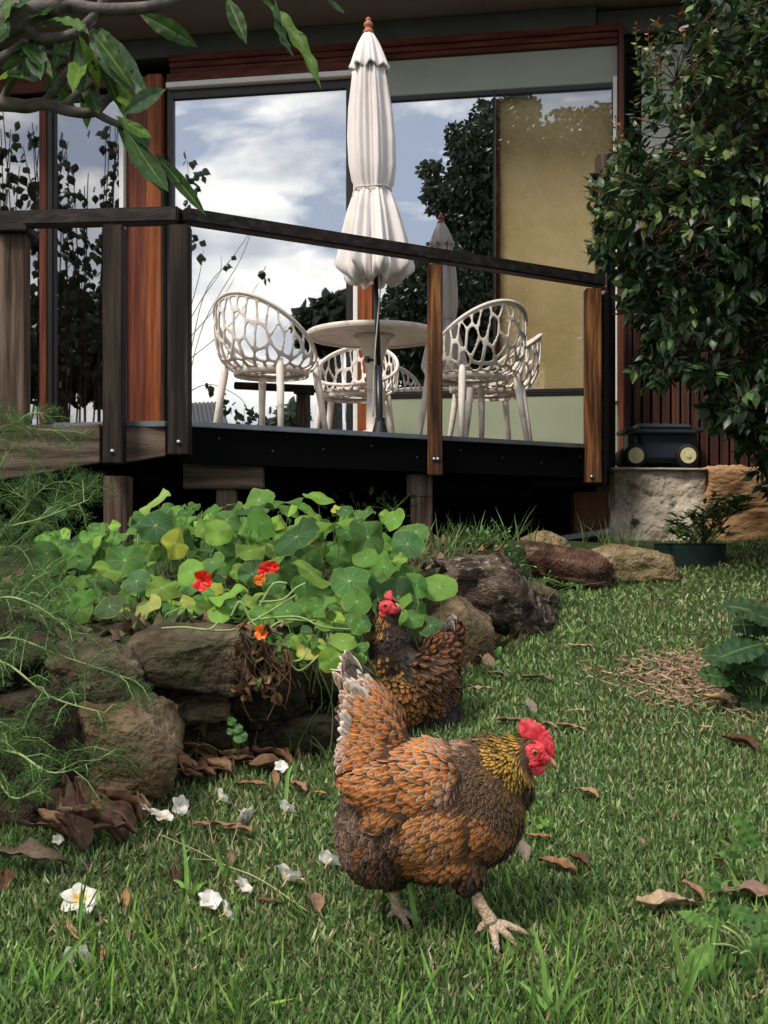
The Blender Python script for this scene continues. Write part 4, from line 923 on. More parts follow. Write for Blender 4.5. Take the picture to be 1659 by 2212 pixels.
# straw patch
q = on_ground(1530, 1480); n = 4200; x = q.x+.20+rng.normal(0, .23, n); y = q.y+rng.normal(0, .17, n)
k = (rng.random(n) < 1) & (x > q.x-.42); x, y = x[k], y[k]; n = len(x)
az = rng.uniform(0, np.pi*2, n); Yd = np.stack([np.cos(az), np.sin(az), rng.uniform(-.05, .25, n)], 1); X, Yd, Z = frames(Yd)
O = np.stack([x, y, ground(x, y)+.012+.012*rng.random(n)], 1); Lg = rng.uniform(.015, .05, n)[:, None]
tag(scatter('straw_mulch', grid_tmpl([1,1,.8,.3], .1, .1), O, X*.0028, Yd*Lg, Z*Lg, M['grass'], pickcol(n, [(.42,.29,.19),(.30,.19,.12),(.50,.38,.27),(.16,.10,.07)], [3,3,1,2])), 'pinkish brown straw scattered on bare ground at right', 'straw', kind='stuff')
# low litter on the bed surface
n = 1700; x = rng.uniform(-1.7, .6, n); y = np.interp(x, LX, LY)+rng.random(n)**1.6*1.8+.05; az = rng.uniform(0, 6.28, n)
Yd = np.stack([np.cos(az), np.sin(az), rng.uniform(0, .5, n)], 1); X, Yd, Z = frames(Yd); O = np.stack([x, y, ground(x, y)+.01], 1); Lg = rng.uniform(.03, .08, n)[:, None]
tag(scatter('leaf_litter', grid_tmpl([.1,.9,1,.6,.05], .3, .2), O, X*Lg*.3, Yd*Lg, Z*Lg, M['grass'], pickcol(n, [(.10,.055,.035),(.17,.11,.06),(.06,.09,.03),(.20,.16,.08)], [3,2,3,1])), 'brown litter and small weeds covering the garden bed', 'leaf litter', kind='stuff')

# ------------------------------------------------------------------ nasturtiums
def nast_mat():
    m, n, l, b = mat('round leaf with pale veins', .6, .25)
    a = n.new('ShaderNodeAttribute'); a.attribute_name = 'ColC'; uv = n.new('ShaderNodeUVMap')
    sx = n.new('ShaderNodeSeparateXYZ'); l.new(uv.outputs[0], sx.inputs[0])
    def Q(op, *v):
        q = n.new('ShaderNodeMath'); q.operation = op
        for i, k in enumerate(v):
            if hasattr(k, 'links'): l.new(k, q.inputs[i])
            else: q.inputs[i].default_value = k
        return q.outputs[0]
    X_ = Q('MULTIPLY_ADD', sx.outputs[0], 2, -1); Y_ = Q('MULTIPLY_ADD', sx.outputs[1], 2, -1)
    r = Q('SQRT', Q('ADD', Q('MULTIPLY', X_, X_), Q('MULTIPLY', Y_, Y_)))
    an = Q('ARCTAN2', Y_, X_); k = Q('ABSOLUTE', Q('SINE', Q('MULTIPLY', an, 4.5)))
    wid = Q('MULTIPLY', Q('SUBTRACT', 1.15, r), .045); vein = Q('LESS_THAN', Q('MULTIPLY', k, r), wid)
    cen = Q('LESS_THAN', r, .06); f = Q('MAXIMUM', Q('MULTIPLY', vein, .5), Q('MULTIPLY', cen, .9))
    nz_ = n.new('ShaderNodeTexNoise'); nz_.inputs['Scale'].default_value = 22; nz_.inputs['Detail'].default_value = 5; tcn = n.new('ShaderNodeTexCoord'); l.new(tcn.outputs['Object'], nz_.inputs[0])
    hs = n.new('ShaderNodeHueSaturation'); l.new(Q('MULTIPLY_ADD', nz_.outputs[0], 1.0, .5), hs.inputs['Value']); l.new(a.outputs[0], hs.inputs['Color'])
    # yellowing rim
    yel = Q('MULTIPLY', Q('GREATER_THAN', Q('ADD', r, Q('MULTIPLY', nz_.outputs[0], .5)), 1.22), .6)
    m0 = n.new('ShaderNodeMix'); m0.data_type = 'RGBA'; m0.inputs[7].default_value = (.22,.26,.04,1); l.new(yel, m0.inputs[0]); l.new(hs.outputs[0], m0.inputs[6])
    mx_ = n.new('ShaderNodeMix'); mx_.data_type = 'RGBA'; mx_.inputs[7].default_value = (.36,.50,.22,1); l.new(f, mx_.inputs[0]); l.new(m0.outputs[2], mx_.inputs[6]); l.new(mx_.outputs[2], b.inputs['Base Color'])
    tr = n.new('ShaderNodeBsdfTranslucent'); ms = n.new('ShaderNodeMixShader'); ms.inputs[0].default_value = .3
    l.new(mx_.outputs[2], tr.inputs[0]); l.new(b.outputs[0], ms.inputs[1]); l.new(tr.outputs[0], ms.inputs[2]); l.new(ms.outputs[0], n['Material Output'].inputs[0])
    return m
M['nast'] = nast_mat()
def disc_tmpl(seed):
    r_ = random.Random(seed); nr, na = 5, 27; vs = [(0,0,0)]; uv = [(.5,.5)]; fs = []
    ph = r_.random()*6
    for j in range(1, nr+1):
        for k in range(na):
            a = 2*math.pi*k/na; rr = j/nr*(1+(.018*math.sin(9*a+ph)+.05*math.sin(3*a+ph*2)+.03*math.sin(2*a+ph*3)+.02*r_.uniform(-1,1))*(j/nr))
            z = .14*(j/nr)**1.5*math.sin(3*a+ph)+.10*(j/nr)**2*math.sin(5*a+2*ph)+.035*(j/nr)**2*math.sin(9*a+ph)-.06*(j/nr)**3
            vs.append((rr*math.cos(a), rr*math.sin(a), z)); uv.append((.5+.5*rr*math.cos(a), .5+.5*rr*math.sin(a)))
    for k in range(na): fs.append((0, 1+k, 1+(k+1) % na, 0))
    for j in range(nr-1):
        for k in range(na): a = 1+j*na; fs.append((a+k, a+na+k, a+na+(k+1) % na, a+(k+1) % na))
    # centre fan as thin quads: drop the repeated vertex by splitting the spoke
    fs = [f for f in fs if f[0] != 0]
    for k in range(0, na-1, 2): fs.append((0, 1+k, 2+k, 1+(k+2) % na))
    return vs, fs, uv
nroot = empty('nasturtium_patch', (-.4, 3.5, .5), 'sprawling nasturtium patch with round green leaves and orange red flowers', 'plant')
big = [(336,1135,48),(490,1123,44),(640,1160,52),(672,1237,48),(755,1255,44),(492,1283,42),(400,1108,24),(335,1083,36),(550,1098,40),(620,1085,40),(690,1075,36),(720,1132,42),(795,1160,46),(880,1175,36),(320,1310,30),(237,1310,36),(405,1300,18),(670,1398,32),(715,1425,30),(790,1205,28),(205,1265,26),(232,1230,30),(160,1190,30),(270,1210,40),(120,1105,22),(410,1235,32),(350,1270,34),(545,1240,30),(600,1205,30),(565,1130,34),(540,1190,34),(430,1190,34),(380,1175,34),(470,1150,30),(830,1225,34),(860,1290,44),(900,1265,30),(950,1268,36),(930,1352,32),(770,1300,32),(790,1350,26),(700,1310,30),(620,1320,30),(740,1385,28),(100,1195,30),(180,1290,24),(560,1060+20,36),(460,1215,26),(590,1260,26),(295,1255,32)]
lv = []
for (px_, py_, r_) in big:
    dd_ = 3.05+.9*max(0, (1330-py_))/270+rng.uniform(-.08,.08); 
    if px_ > 820: dd_ += .55
    lv.append((px_, py_, r_*1.06, dd_))
for k in range(330):
    px_ = rng.uniform(95, 900); top = 1085+45*((px_-560)/450)**2; bot = 1345 if px_ > 360 else 1330
    py_ = top+(bot-top)*rng.random()**.8
    dd_ = 3.15+1.1*max(0, (1345-py_))/270+rng.uniform(-.05,.35)
    if px_ > 780: dd_ += .35
    lv.append((px_, py_, rng.uniform(14, 32), dd_))
for k in range(26):
    lv.append((rng.uniform(520, 790), rng.uniform(1330, 1440), rng.uniform(11, 24), rng.uniform(3.0, 3.12)))
lv = [k_ for k_ in lv if not (785 < k_[0] < 905 and k_[1] > 1262 and k_[3] < 3.5)]
lv = np.array(lv); n = len(lv); O = np.array([tuple(at(a, b, d_)) for a, b, _, d_ in lv]); rad = lv[:, 2]/F*lv[:, 3]
O[:, 2] = np.maximum(O[:, 2], ground(O[:, 0], O[:, 1])*(O[:, 1] > np.interp(O[:, 0], LX, LY)+.1)+.02)
up = np.stack([rng.normal(0, .38, n), -.85+rng.normal(0, .42, n), .75+rng.normal(0, .25, n)], 1)
back = (lv[:, 1] < 1110); up[back] = up[back]*[1,.35,1]
up = unit(up); a_ = np.cross(up, rng.normal(0, 1, (n, 3))); X = unit(a_); Y = np.cross(up, X)
col = pickcol(n, [(.065,.165,.030),(.10,.24,.035),(.18,.33,.045),(.36,.38,.05),(.05,.125,.035)], [4,4,3,.45,2], .14)
col[0] = (.035,.12,.03); col[14] = (.42,.46,.12); col[17] = (.42,.42,.09); col[16] = (.30,.36,.06); col[7] = (.24,.36,.09); col[15] = (.05,.10,.03)
tn = [disc_tmpl(k) for k in range(4)]
# join all leaves in one foliage mesh: four templates side by side
def multi_scatter(name, tmpls, which, O, X, Y, Z, m, cols, parent):
    objs = []
    for k, T_ in enumerate(tmpls):
        s = which == k
        if s.any(): objs.append(scatter(name, T_, O[s], X[s], Y[s], Z[s], m, cols[s], parent=parent))
    base = objs[0]
    bm = bmesh.new()
    for o in objs: bm.from_mesh(o.data)
    me = base.data; bm.to_mesh(me); bm.free()
    for o in objs[1:]: bpy.data.objects.remove(o)
    return base
multi_scatter('foliage', tn, rng.integers(0, 4, n), O, X*rad[:, None], Y*(rad*rng.uniform(.82, 1.05, n))[:, None], up*(rad*rng.uniform(.4, 1.5, n))[:, None], M['nast'], col, nroot)
mb = MB()
for i in range(n):
    p = Vector(O[i]); gx_, gy_ = p.x+rng.normal(0, .06), p.y+abs(rng.normal(.05, .08)); yy = max(gy_, float(np.interp(gx_, LX, LY))+.12); g = Vector((gx_, yy, float(ground(gx_, yy))))
    u_ = Vector(up[i]); mb.tube(resample([g, (g+p)/2+Vector((rng.normal(0,.03), rng.normal(0,.03), .0)), p-u_*.02, p-u_*.002], 3), .0019, 4, False)
mb.build('stems', M['stem_pale'], nroot, smooth=True)
mb = MB()                                                   # pale runners trailing over the wall
for pts in ([(520,1420,3.0),(600,1345,3.0),(680,1340,3.05),(720,1310,3.1)],[(540,1340,3.0),(640,1332,3.0),(700,1355,3.0),(790,1360,3.1)],[(430,1358,2.92),(470,1362,2.92),(520,1355,2.95),(600,1310,3.0),(640,1285,3.0)],[(590,1390,2.98),(610,1425,2.97),(650,1425,2.97),(665,1400,2.98)],[(700,1405,3.0),(650,1448,2.98),(625,1430,2.98)],[(350,1357,2.92),(400,1355,2.9),(450,1360,2.9),(470,1345,2.95)],[(560,1300,3.0),(610,1295,3.0),(640,1270,3.0),(660,1260,3.0)],[(500,1330,2.95),(520,1300,2.95),(550,1350,2.95),(610,1370,2.95)],[(620,1260,3.0),(590,1262,3.0),(560,1310,3.0)]):
    mb.tube(resample([at(*p) for p in pts], 6), .003, 5, False)
mb.build('runners', M['stem_pale'], nroot, smooth=True)
mb = MB()
for k in range(22):                                          # withered vines hanging over the wall
    x0 = rng.uniform(505, 615); y0 = rng.uniform(1345, 1400); l_ = rng.uniform(50, 170); pts = [(x0, y0, 2.96), (x0+rng.normal(0,12), y0+l_*.4, 2.93), (x0+rng.normal(0,18), y0+l_*.75, 2.93), (x0+rng.normal(8,22), y0+l_, 2.95)]
    mb.tube(resample([at(*p) for p in pts], 5), .0017, 4, False)
mb.build('dry_vines', M['twig'], nroot, smooth=True)
n = 60; O = np.array([tuple(at(rng.normal(560, 30), rng.uniform(1350, 1500), 2.94)) for _ in range(n)]); X, Y, Z = frames(rng.normal(0, 1, (n, 3))); Lg = rng.uniform(.015, .045, n)[:, None]
scatter('withered_leaves', grid_tmpl([.2,.9,1,.6,.05], .5, .3), O, X*Lg*.4, Y*Lg, Z*Lg, M['grass'], pickcol(n, [(.18,.11,.06),(.26,.18,.09),(.10,.06,.04),(.10,.17,.05)], [3,2,2,1]), parent=nroot)
M['flower_red'] = flat('scarlet petal', (.62,.018,.008), .45, .3, var=.2); M['flower_orange'] = flat('orange petal', (.75,.16,.015), .45, .3, var=.25)
for (px_, py_, s_, d_, m_) in ((437,1254,.028,3.12,'flower_red'),(577,1232,.026,3.3,'flower_red'),(562,1252,.017,3.28,'flower_orange'),(563,1365,.019,2.92,'flower_orange'),(590,1225,.018,3.3,'flower_red')):
    c = at(px_, py_, d_); mb = MB(); rr = random.Random(px_)
    for k in range(5):
        a0 = k*2*math.pi/5+rr.random(); vs = []; fs = []
        for j in range(5):
            t = j/4; w = s_*.62*math.sin(math.pi*(.1+.62*t))
            for i in range(5):
                u = -1+i/2; p = Vector((u*w, -.35*s_*math.sin(t*1.2)+.012*s_*0, t*s_)); p.y += .12*s_*math.sin(u*4+k); p = Matrix.Rotation(a0, 3, 'Y')@p; vs.append(c+p)
        for j in range(4):
            for i in range(4): a = j*5+i; fs.append((a, a+1, a+6, a+5))
        mb.add(vs, fs)
    mb.tube([c+Vector((0, .0, 0)), c+Vector((.005, .03, -.01))], [s_*.18, .001], 6)
    o = mb.build('flower', M[m_], nroot, smooth=True); o['label'] = 'scarlet flower' if m_ == 'flower_red' else 'orange flower'
# creeping leaves on the rock foot
def leaf_plant(name, label, cat, centres, L_, pal, w, root_at, m='leafy', grp=None, stemr=.002, wid=.5, tmpl=None, upw=.6, stemmat='stem', flat_up=None):
    """centres: list of (point, spread, count); a stem runs to each clump"""
    r = empty(name, root_at, label, cat, grp); Os, Ys = [], []; mb = MB()
    for (p, sp, n_) in centres:
        p = Vector(p); o_ = rng.normal(0, 1, (n_, 3))*np.array(sp)+np.array(p); Os.append(o_)
        dv = (o_-np.array(p))/max(sp)+rng.normal(0, .6, (n_, 3))+[0, -.15, upw]; Ys.append(dv)
        mid = (Vector(root_at)+p)/2+Vector((rng.normal(0,.02), rng.normal(0,.02), rng.normal(0,.02))); mb.tube(resample([root_at, mid, p], 4), [stemr*(1.6-.09*i) for i in range(9)], 5, False)
        for k in range(min(n_, 14)): mb.tube([p, Vector(o_[k])], stemr*.5, 4, False)
    O = np.concatenate(Os); Yv = np.concatenate(Ys); n_ = len(O); X, Y, Z = frames(Yv, flat_up, .4); Lg = L_*rng.uniform(.6, 1.25, (n_, 1))
    T_ = tmpl or grid_tmpl([.12,.8,1,.82,.42,.03], .06, -.18, fold=.06)
    scatter('foliage', T_, O, X*Lg*wid*.5, Y*Lg, Z*Lg, M[m], pickcol(n_, pal, w, .2), parent=r); mb.build('stems', M[stemmat], r, smooth=True); return r
# ------------------------------------------------------------------ other plants
q = on_ground(1050, 1200)
leaf_plant('creeping_herb', 'bushy small leaved herb between the lichened rock and the golden rock', 'plant', [(at(x_, y_, 5.3), (.045,.05,.03), 60) for x_, y_ in ((985,1185),(1010,1180),(1040,1178),(1065,1182),(1080,1200),(1045,1200),(1095,1215),(1105,1235),(955,1195),(1075,1168),(1040,1165))], .03, [(.05,.12,.035),(.09,.19,.06),(.14,.27,.09)], [2,3,2], at(1040,1215,5.3))
leaf_plant('creeping_herb', 'thin low herb sprigs in front of the long red brown rock', 'plant', [(at(x_, y_, 5.15), (.04,.03,.012), 22) for x_, y_ in ((1120,1255),(1150,1258),(1180,1255),(1215,1262),(1240,1265))], .022, [(.06,.13,.04),(.10,.2,.06)], [1,1], at(1160,1275,5.15))
leaf_plant('fern', 'dark fern fronds in the shade under the deck', 'plant', [(at(x_, y_, 6.0), (.07,.06,.05), 40) for x_, y_ in ((780,1120),(800,1140),(850,1100))], .05, [(.02,.05,.02)], [1], at(800,1180,6.0))
cress = [(500,1558,.9),(513,1573,1),(518,1590,1.4),(497,1580,.7)]
r_ = empty('nasturtium_seedling', at(515,1640,3.0), 'small three leaved nasturtium seedling against the low dark stone', 'plant'); O = np.array([tuple(at(a, b, 2.96)) for a, b, _ in cress]); s_ = np.array([c_ for *_, c_ in cress])[:, None]*.014
X = np.tile([1.,0,0], (4,1)); Y = np.tile([0,.35,.93], (4,1)); Z = np.cross(X, Y); scatter('foliage', tn[1], O, X*s_, Y*s_, Z*s_, M['nast'], np.tile([.08,.20,.06], (4,1)), parent=r_)
mb = MB(); [mb.tube([at(515,1640,3.0), Vector(p)], .001, 4) for p in O]; mb.build('stems', M['stem'], r_)
# potted shrub
pot = empty('potted_shrub', on_ground(1512, 1240), 'small glossy shrub in a low dark green pot beside the golden rock', 'potted plant')
pc = at(1512, 1200, 6.05); pb = at(1512, 1232, 6.05); hr = 78/F*6.05
mb = MB(); mb.lathe((pc.x, 6.25, pb.z-.05), [(hr*.93,0),(hr*.97,.06),(hr,(pc.z-pb.z)+.105),(hr*1.02,(pc.z-pb.z)+.115),(hr*.95,(pc.z-pb.z)+.115),(hr*.93,(pc.z-pb.z)+.07),(.001,(pc.z-pb.z)+.07)], 40); mb.build('pot', M['pot'], pot, smooth=False)
cs = [(1475,1140),(1500,1118),(1530,1100),(1550,1130),(1490,1165),(1460,1155),(1520,1150),(1560,1150),(1575,1110),(1590,1095),(1610,1080),(1540,1080),(1505,1140),(1580,1075+10),(1480,1150),(1545,1110),(1515,1125),(1468,1128),(1535,1160)]
Os, Ys = [], []; mb = MB(); pr = at(1515, 1195, 6.15)
for (x_, y_) in cs:
    p = at(x_, y_, 6.15+rng.uniform(-.08, .08)); o_ = np.array(p)+rng.normal(0, .016, (22, 3)); Os.append(o_); a = rng.uniform(0, 6.28, 22); Ys.append(np.stack([np.cos(a), np.sin(a)*.8, rng.uniform(.0, .9, 22)], 1))
    mb.tube(resample([pr, (pr+p)/2+Vector((rng.normal(0,.015), 0, .01)), p], 4), .003, 5, False)
O = np.concatenate(Os); X, Y, Z = frames(np.concatenate(Ys), None, .3); n = len(O); Lg = rng.uniform(.05, .08, (n, 1))
scatter('foliage', grid_tmpl([.1,.6,.95,.9,.5,.03], .04, -.12, fold=.06), O, X*Lg*.2, Y*Lg, Z*Lg, M['leafy_shine'], pickcol(n, [(.04,.08,.03),(.09,.16,.05),(.20,.29,.09)], [3,3,1.5]), parent=pot); mb.build('stems', M['twig'], pot, smooth=True)

# lilly pilly at the right
LT = grid_tmpl([.06,.62,1,.98,.68,.28,.02], .08, -.2, fold=.04)
tr = empty('lilly_pilly_tree', (2.45, 5.9, .5), 'dense dark glossy leaved tree with red shoot tips filling the right edge', 'tree')
def inside(px_, py_):
    pts = [(1480,-60),(1490,60),(1400,75),(1385,130),(1370,220),(1345,330),(1275,400),(1285,470),(1300,540),(1345,600),(1360,650),(1375,700),(1385,760),(1390,800),(1440,830),(1500,800),(1530,830),(1530,890),(1560,930),(1620,960),(1640,1010),(1660,1060),(1800,1150),(2100,1100),(2200,-60)]
    c_ = False; j = len(pts)-1
    for i in range(len(pts)):
        xi, yi = pts[i]; xj, yj = pts[j]
        if (yi > py_) != (yj > py_) and px_ < (xj-xi)*(py_-yi)/(yj-yi)+xi: c_ = not c_
        j = i
    return c_
brs = []
clumps = []
while len(clumps) < 2300:
    px_, py_ = rng.uniform(1265, 2150), rng.uniform(-60, 1150)
    if not inside(px_, py_): continue
    edge = not (inside(px_-55, py_) and inside(px_, py_-40))
    if py_ < 330 and px_ < 1480 and rng.random() < .75: continue
    dd_ = 5.75+rng.uniform(-.55, .5)*(.35 if edge else 1)+(0 if px_ < 1600 else .1); 
    clumps.append((px_, py_, dd_, edge))
base = Vector((2.35, 5.9, .55))
limbs = [[(2.35,5.9,.5),(2.2,5.9,1.3),(1.95,5.85,2.1),(1.8,5.8,2.9),(1.78,5.8,3.6)],[(2.3,5.9,1.0),(1.95,5.8,1.5),(1.6,5.75,1.9),(1.35,5.7,2.25)],[(2.2,5.9,1.3),(1.9,5.7,1.6),(1.6,5.7,1.75),(1.45,5.7,1.8)],[(2.3,5.9,1.2),(2.4,5.8,2.2),(2.3,5.8,3.2),(2.25,5.8,3.8)],[(2.1,5.85,1.8),(1.7,5.75,2.5),(1.5,5.72,3.1)]]
mb = MB(); lp = []
for k, l_ in enumerate(limbs):
    ps = resample(l_, 8); lp += ps; r0 = .035 if k == 0 else .016
    mb.tube(ps, [r0*(1-.75*i/(len(ps)-1)) for i in range(len(ps))], 7)
lpa = np.array([tuple(p) for p in lp])
Os, Ys, cs_, Ls = [], [], [], []
for (px_, py_, dd_, edge) in clumps:
    p = np.array(at(px_, py_, dd_)); j = np.argmin(((lpa-p)**2).sum(1)+np.maximum(0, lpa[:, 2]-p[2])*.5); b_ = lpa[j]; v = p-b_; v = v/(np.linalg.norm(v)+1e-6)
    mb.tube(resample([Vector(b_), Vector((b_+p)/2+rng.normal(0, .03, 3)), Vector(p)], 3), [.004*(1-.1*i) for i in range(7)], 4, False)
    # a spray: leaves in pairs along a twig
    tw = unit(v*.6+np.array([0, -.25, .0])+rng.normal(0, .5, 3)+np.array([0, 0, .55 if (py_ < 420) else -.2])); n_ = 13; aa = 0.0
    for q_ in range(n_):
        t = q_/n_; pos = p+tw*(t*.14-.05); aa = rng.uniform(0, 6.28) if q_ % 2 == 0 else aa+np.pi
        perp = unit(np.cross(tw, [math.cos(aa), math.sin(aa), .3])); Os.append(pos); Ys.append(tw*(.35+.5*t)+perp*.9+np.array([0, 0, -.35])); new = edge and t > .6 and (py_ < 520)
        if new and rng.random() < .5: c_ = (.15,.26,.05) if rng.random() < .7 else (.30,.10,.05)
        else: c_ = [(.016,.036,.018),(.026,.055,.024),(.05,.10,.032),(.10,.17,.04)][rng.choice(4, p=[.42,.34,.17,.07])]
        if py_ < 520 and t > .55 and rng.random() < .42: c_ = [(.13,.19,.045),(.10,.15,.05),(.16,.15,.06)][rng.choice(3)]
        if new and t > .9 and py_ < 330 and rng.random() < .6: c_ = (.38,.08,.04)
        cs_.append(c_); Ls.append(.072*rng.uniform(.7, 1.2)*(.6 if new else 1))
for (px_, py_) in ((1373,47),(1422,38),(1415,90),(1400,60),(1425,120),(1330,250),(1340,270),(1322,300)):       # red shoots standing above the crown
    p = at(px_, py_, 5.7); mb.tube([at(px_+6, py_+110, 5.72), at(px_+2, py_+50, 5.7), p], [.003,.002,.0015], 4, False)
    for q_ in range(16):
        t = q_/16; pos = np.array(at(px_+6*(1-t), py_+110*(1-t), 5.7)); a = q_*2.4; Os.append(pos); Ys.append(np.array([math.cos(a), math.sin(a)*.7, .5])); cs_.append((.38,.09,.05) if t > .8 else ((.16,.24,.05) if t > .4 else (.07,.13,.04))); Ls.append(.045*(1-.4*t))
O = np.array(Os); X, Y, Z = frames(np.array(Ys), None, .55); Lg = np.array(Ls)[:, None]; n = len(O)
scatter('crown', LT, O, X*Lg*.25, Y*Lg, Z*Lg, M['leafy_shine'], np.array(cs_)*(1+rng.normal(0, .18, (n, 1))), parent=tr)
mb.build('trunk', M['twig'], tr, smooth=True)

# frangipani at top left
fg = empty('frangipani_tree', (-2.3, 3.0, .5), 'bare grey frangipani branches with long green leaves hanging at top left', 'tree')
FD = 3.0
def br(pts, r0, r1, dd_=FD):
    ps = resample([at(x_, y_, dd_+(z_[0] if z_ else 0)) for x_, y_, *z_ in pts], 6); return ps, [r0+(r1-r0)*i/(len(ps)-1) for i in range(len(ps))]
mb = MB()
for pts, r0, r1 in [([(-420,330,.1),(-150,160,.05),(0,55),(60,28),(120,10),(150,-30)], .05, .026), ([(-60,60,.05),(30,62),(95,20),(150,12),(210,20),(300,18),(360,5),(420,-30)], .026, .017),
    ([(60,62),(75,80),(120,82),(165,70),(205,30),(225,-5)], .020, .013), ([(-420,330,.1),(-100,130),(0,78),(60,55)], .03, .018), ([(-60,170),(0,130),(35,108),(58,88)], .022, .014),
    ([(-200,225,.0),(0,225),(55,230),(95,225),(150,240),(200,243),(232,215),(258,197)], .026, .012), ([(90,226),(110,205),(150,150),(158,140)], .015, .013), ([(95,228),(140,225),(165,205),(203,182)], .014, .013),
    ([(0,225),(30,170),(60,118),(100,117),(148,120)], .014, .011), ([(205,243),(240,262),(280,276),(300,278)], .014, .009), ([(165,75),(200,55),(208,35)], .006, .005),
    ([(420,-30),(500,-45),(570,-40)], .014, .01), ([(420,-30),(480,-60),(640,-70)], .014, .01), ([(50,0),(55,-20),(90,-60)], .016, .014)]:
    ps, rr = br(pts, r0*.82, r1*.82); mb.tube(ps, rr, 10)
mb.tube(resample([(-2.3,3.0,.4),(-2.2,3.05,1.0),(-1.95,3.1,1.5),at(-420,330,FD+.1)], 6), [.085-.0018*i for i in range(19)], 12)
mb.tube(resample([(-2.2,3.05,1.0),(-1.7,3.05,1.5),at(-200,225,FD)], 6), [.05-.0018*i for i in range(13)], 12)
mb.build('trunk', M['bark'], fg, smooth=True)
FT = grid_tmpl([.04,.20,.36,.50,.64,.75,.86,.93,1,1,.99,.95,.90,.82,.70,.55,.36,.15,.01], .06, 0, nx=7, fold=.16)
FT = ([(a, b, c_+.035*math.sin(b*26+(2 if a > 0 else 0))*min(1, abs(a)*1.3)) for a, b, c_ in FT[0]], FT[1], FT[2])
def bent(T_, k):  # droop the template
    v, f, u = T_; return [(a, math.sin(b*k)/k if k else b, c_-(1-math.cos(b*k))/k if k else c_) for a, b, c_ in v], f, u
lf = [((60,40),(150,45),.3),((45,90),(110,150),.26),((20,150),(-25,190),.4),((190,110),(150,180),.3),((150,60),(120,140),.28),((225,90),(290,150),.24),((210,120),(262,235),.2),((180,150),(215,260),.24),((95,160),(120,240),.26),((70,30),(20,60),.3),((240,200),(285,225),.3),((255,255),(320,300),.28),((250,250),(335,305),.2),((30,30),(70,-20),.3),((300,28),(425,96),.32),((490,-5),(530,84),.30),((595,-5),(622,136),.28),((560,-10),(710,165),.16),((705,-5),(745,30),.25),((268,270),(362,430),.30),((335,330),(440,455),.17),((250,265),(350,400),.2),((268,245),(350,190),.38),((270,255),(335,315),.30),((150,145),(180,165),.0),((165,85),(180,210),.36),((170,75),(222,190),.30),((200,70),(285,180),.22),((190,60),(305,195),.26),((105,130),(160,255),.30),((130,150),(205,240),.28),((60,110),(0,155),.30),((10,110),(60,160),.34),((30,100),(80,150),.3),((50,140),(45,185),.4),((90,60),(140,40),.35),((0,20),(40,5),.5),((10,0),(0,60),.35),((110,40),(190,55),.3),((75,75),(30,120),.35),((215,60),(250,130),.3),((230,130),(275,230),.24),((180,185),(190,280),.30),((165,130),(180,200),.35),((120,35),(60,20),.4),((85,100),(75,150),.3),((20,60),(-30,100),.4),((240,90),(232,150),.3),((250,200),(270,250),.28)]
Os, Xs, Ys_, Zs, cs_ = [], [], [], [], []
for (a, b_, w_) in lf:
    if w_ == 0: continue
    p0 = at(a[0], a[1], FD+rng.uniform(-.08,.08)); p1 = at(b_[0], b_[1], FD+rng.uniform(-.15,.1)); v = p1-p0; Ln = v.length*1.03; y_ = v.normalized(); vw = Vector((rng.normal(0,.45), -1, .1+rng.normal(0,.22))); x_ = y_.cross(vw).normalized(); z_ = x_.cross(y_)
    Os.append(p0); Xs.append(x_*Ln*w_*.42); Ys_.append(y_*Ln); Zs.append(z_*Ln*.5*rng.choice([1, 1, -.6])); cs_.append([(.05,.12,.02),(.09,.19,.025),(.035,.085,.02),(.15,.26,.03),(.07,.13,.07)][rng.choice(5)])
scatter('foliage', bent(FT, .5), np.array(Os), np.array(Xs), np.array(Ys_), np.array(Zs), M['frangi'], np.array(cs_), parent=fg)

# fennel
def fennel(root_at, stems_, label, n_spray, spread, seed):
    r2 = np.random.default_rng(seed); r = empty('fennel_plant', root_at, label, 'plant', 'feathery fennel plants at the left edge'); mb = MB(); O, D, Lh = [], [], []
    for pts in stems_:
        ps = resample([at(*p) for p in pts], 7); mb.tube(ps, [.0042*(1-.7*i/(len(ps)-1)) for i in range(len(ps))], 6)
        for i in range(3, len(ps)):
            for _ in range(max(1, n_spray-3)):
                p = ps[i]; dr = (ps[i]-ps[i-1]).normalized(); v = np.array(dr)*.6+r2.normal(0, .8, 3); v = unit(v); L_ = spread*r2.uniform(.4, 1.1)
                e = np.array(p)+v*L_; mb.tube([p, Vector((np.array(p)+e)/2+[0,0,.01]), Vector(e)], [.0013,.001,.0006], 4, False)
                nn = 9
                for t in np.linspace(.2, 1, nn):
                    bp = np.array(p)+v*L_*t
                    for _k in range(3):
                        dv = unit(v*.7+r2.normal(0, .65, 3)); l2 = L_*.42*(1.15-t*.4); 
                        O.append(bp); D.append(dv); Lh.append(l2)
                        for _m in range(4):
                            tt = r2.uniform(.25, 1); O.append(bp+dv*l2*tt); D.append(unit(dv+r2.normal(0, .55, 3))); Lh.append(l2*.45)
    O = np.array(O); D = np.array(D); Lh = np.array(Lh)[:, None]; n_ = len(O); X, Y, Z = frames(D, r2.normal(0, 1, (n_, 3)), 0)
    scatter('foliage', ([(-1,0,0),(1,0,0),(.5,1,0),(-.5,1,0)], [(0,1,2,3)], [(0,0),(1,0),(1,1),(0,1)]), O, X*.00045, Y*Lh, Z, M['fen'], pickcol(n_, [(.045,.11,.035),(.08,.17,.05),(.12,.22,.07),(.18,.24,.07)], [3,3,2,.6]), parent=r)
    mb.build('stems', M['stem_pale'], r, smooth=True)
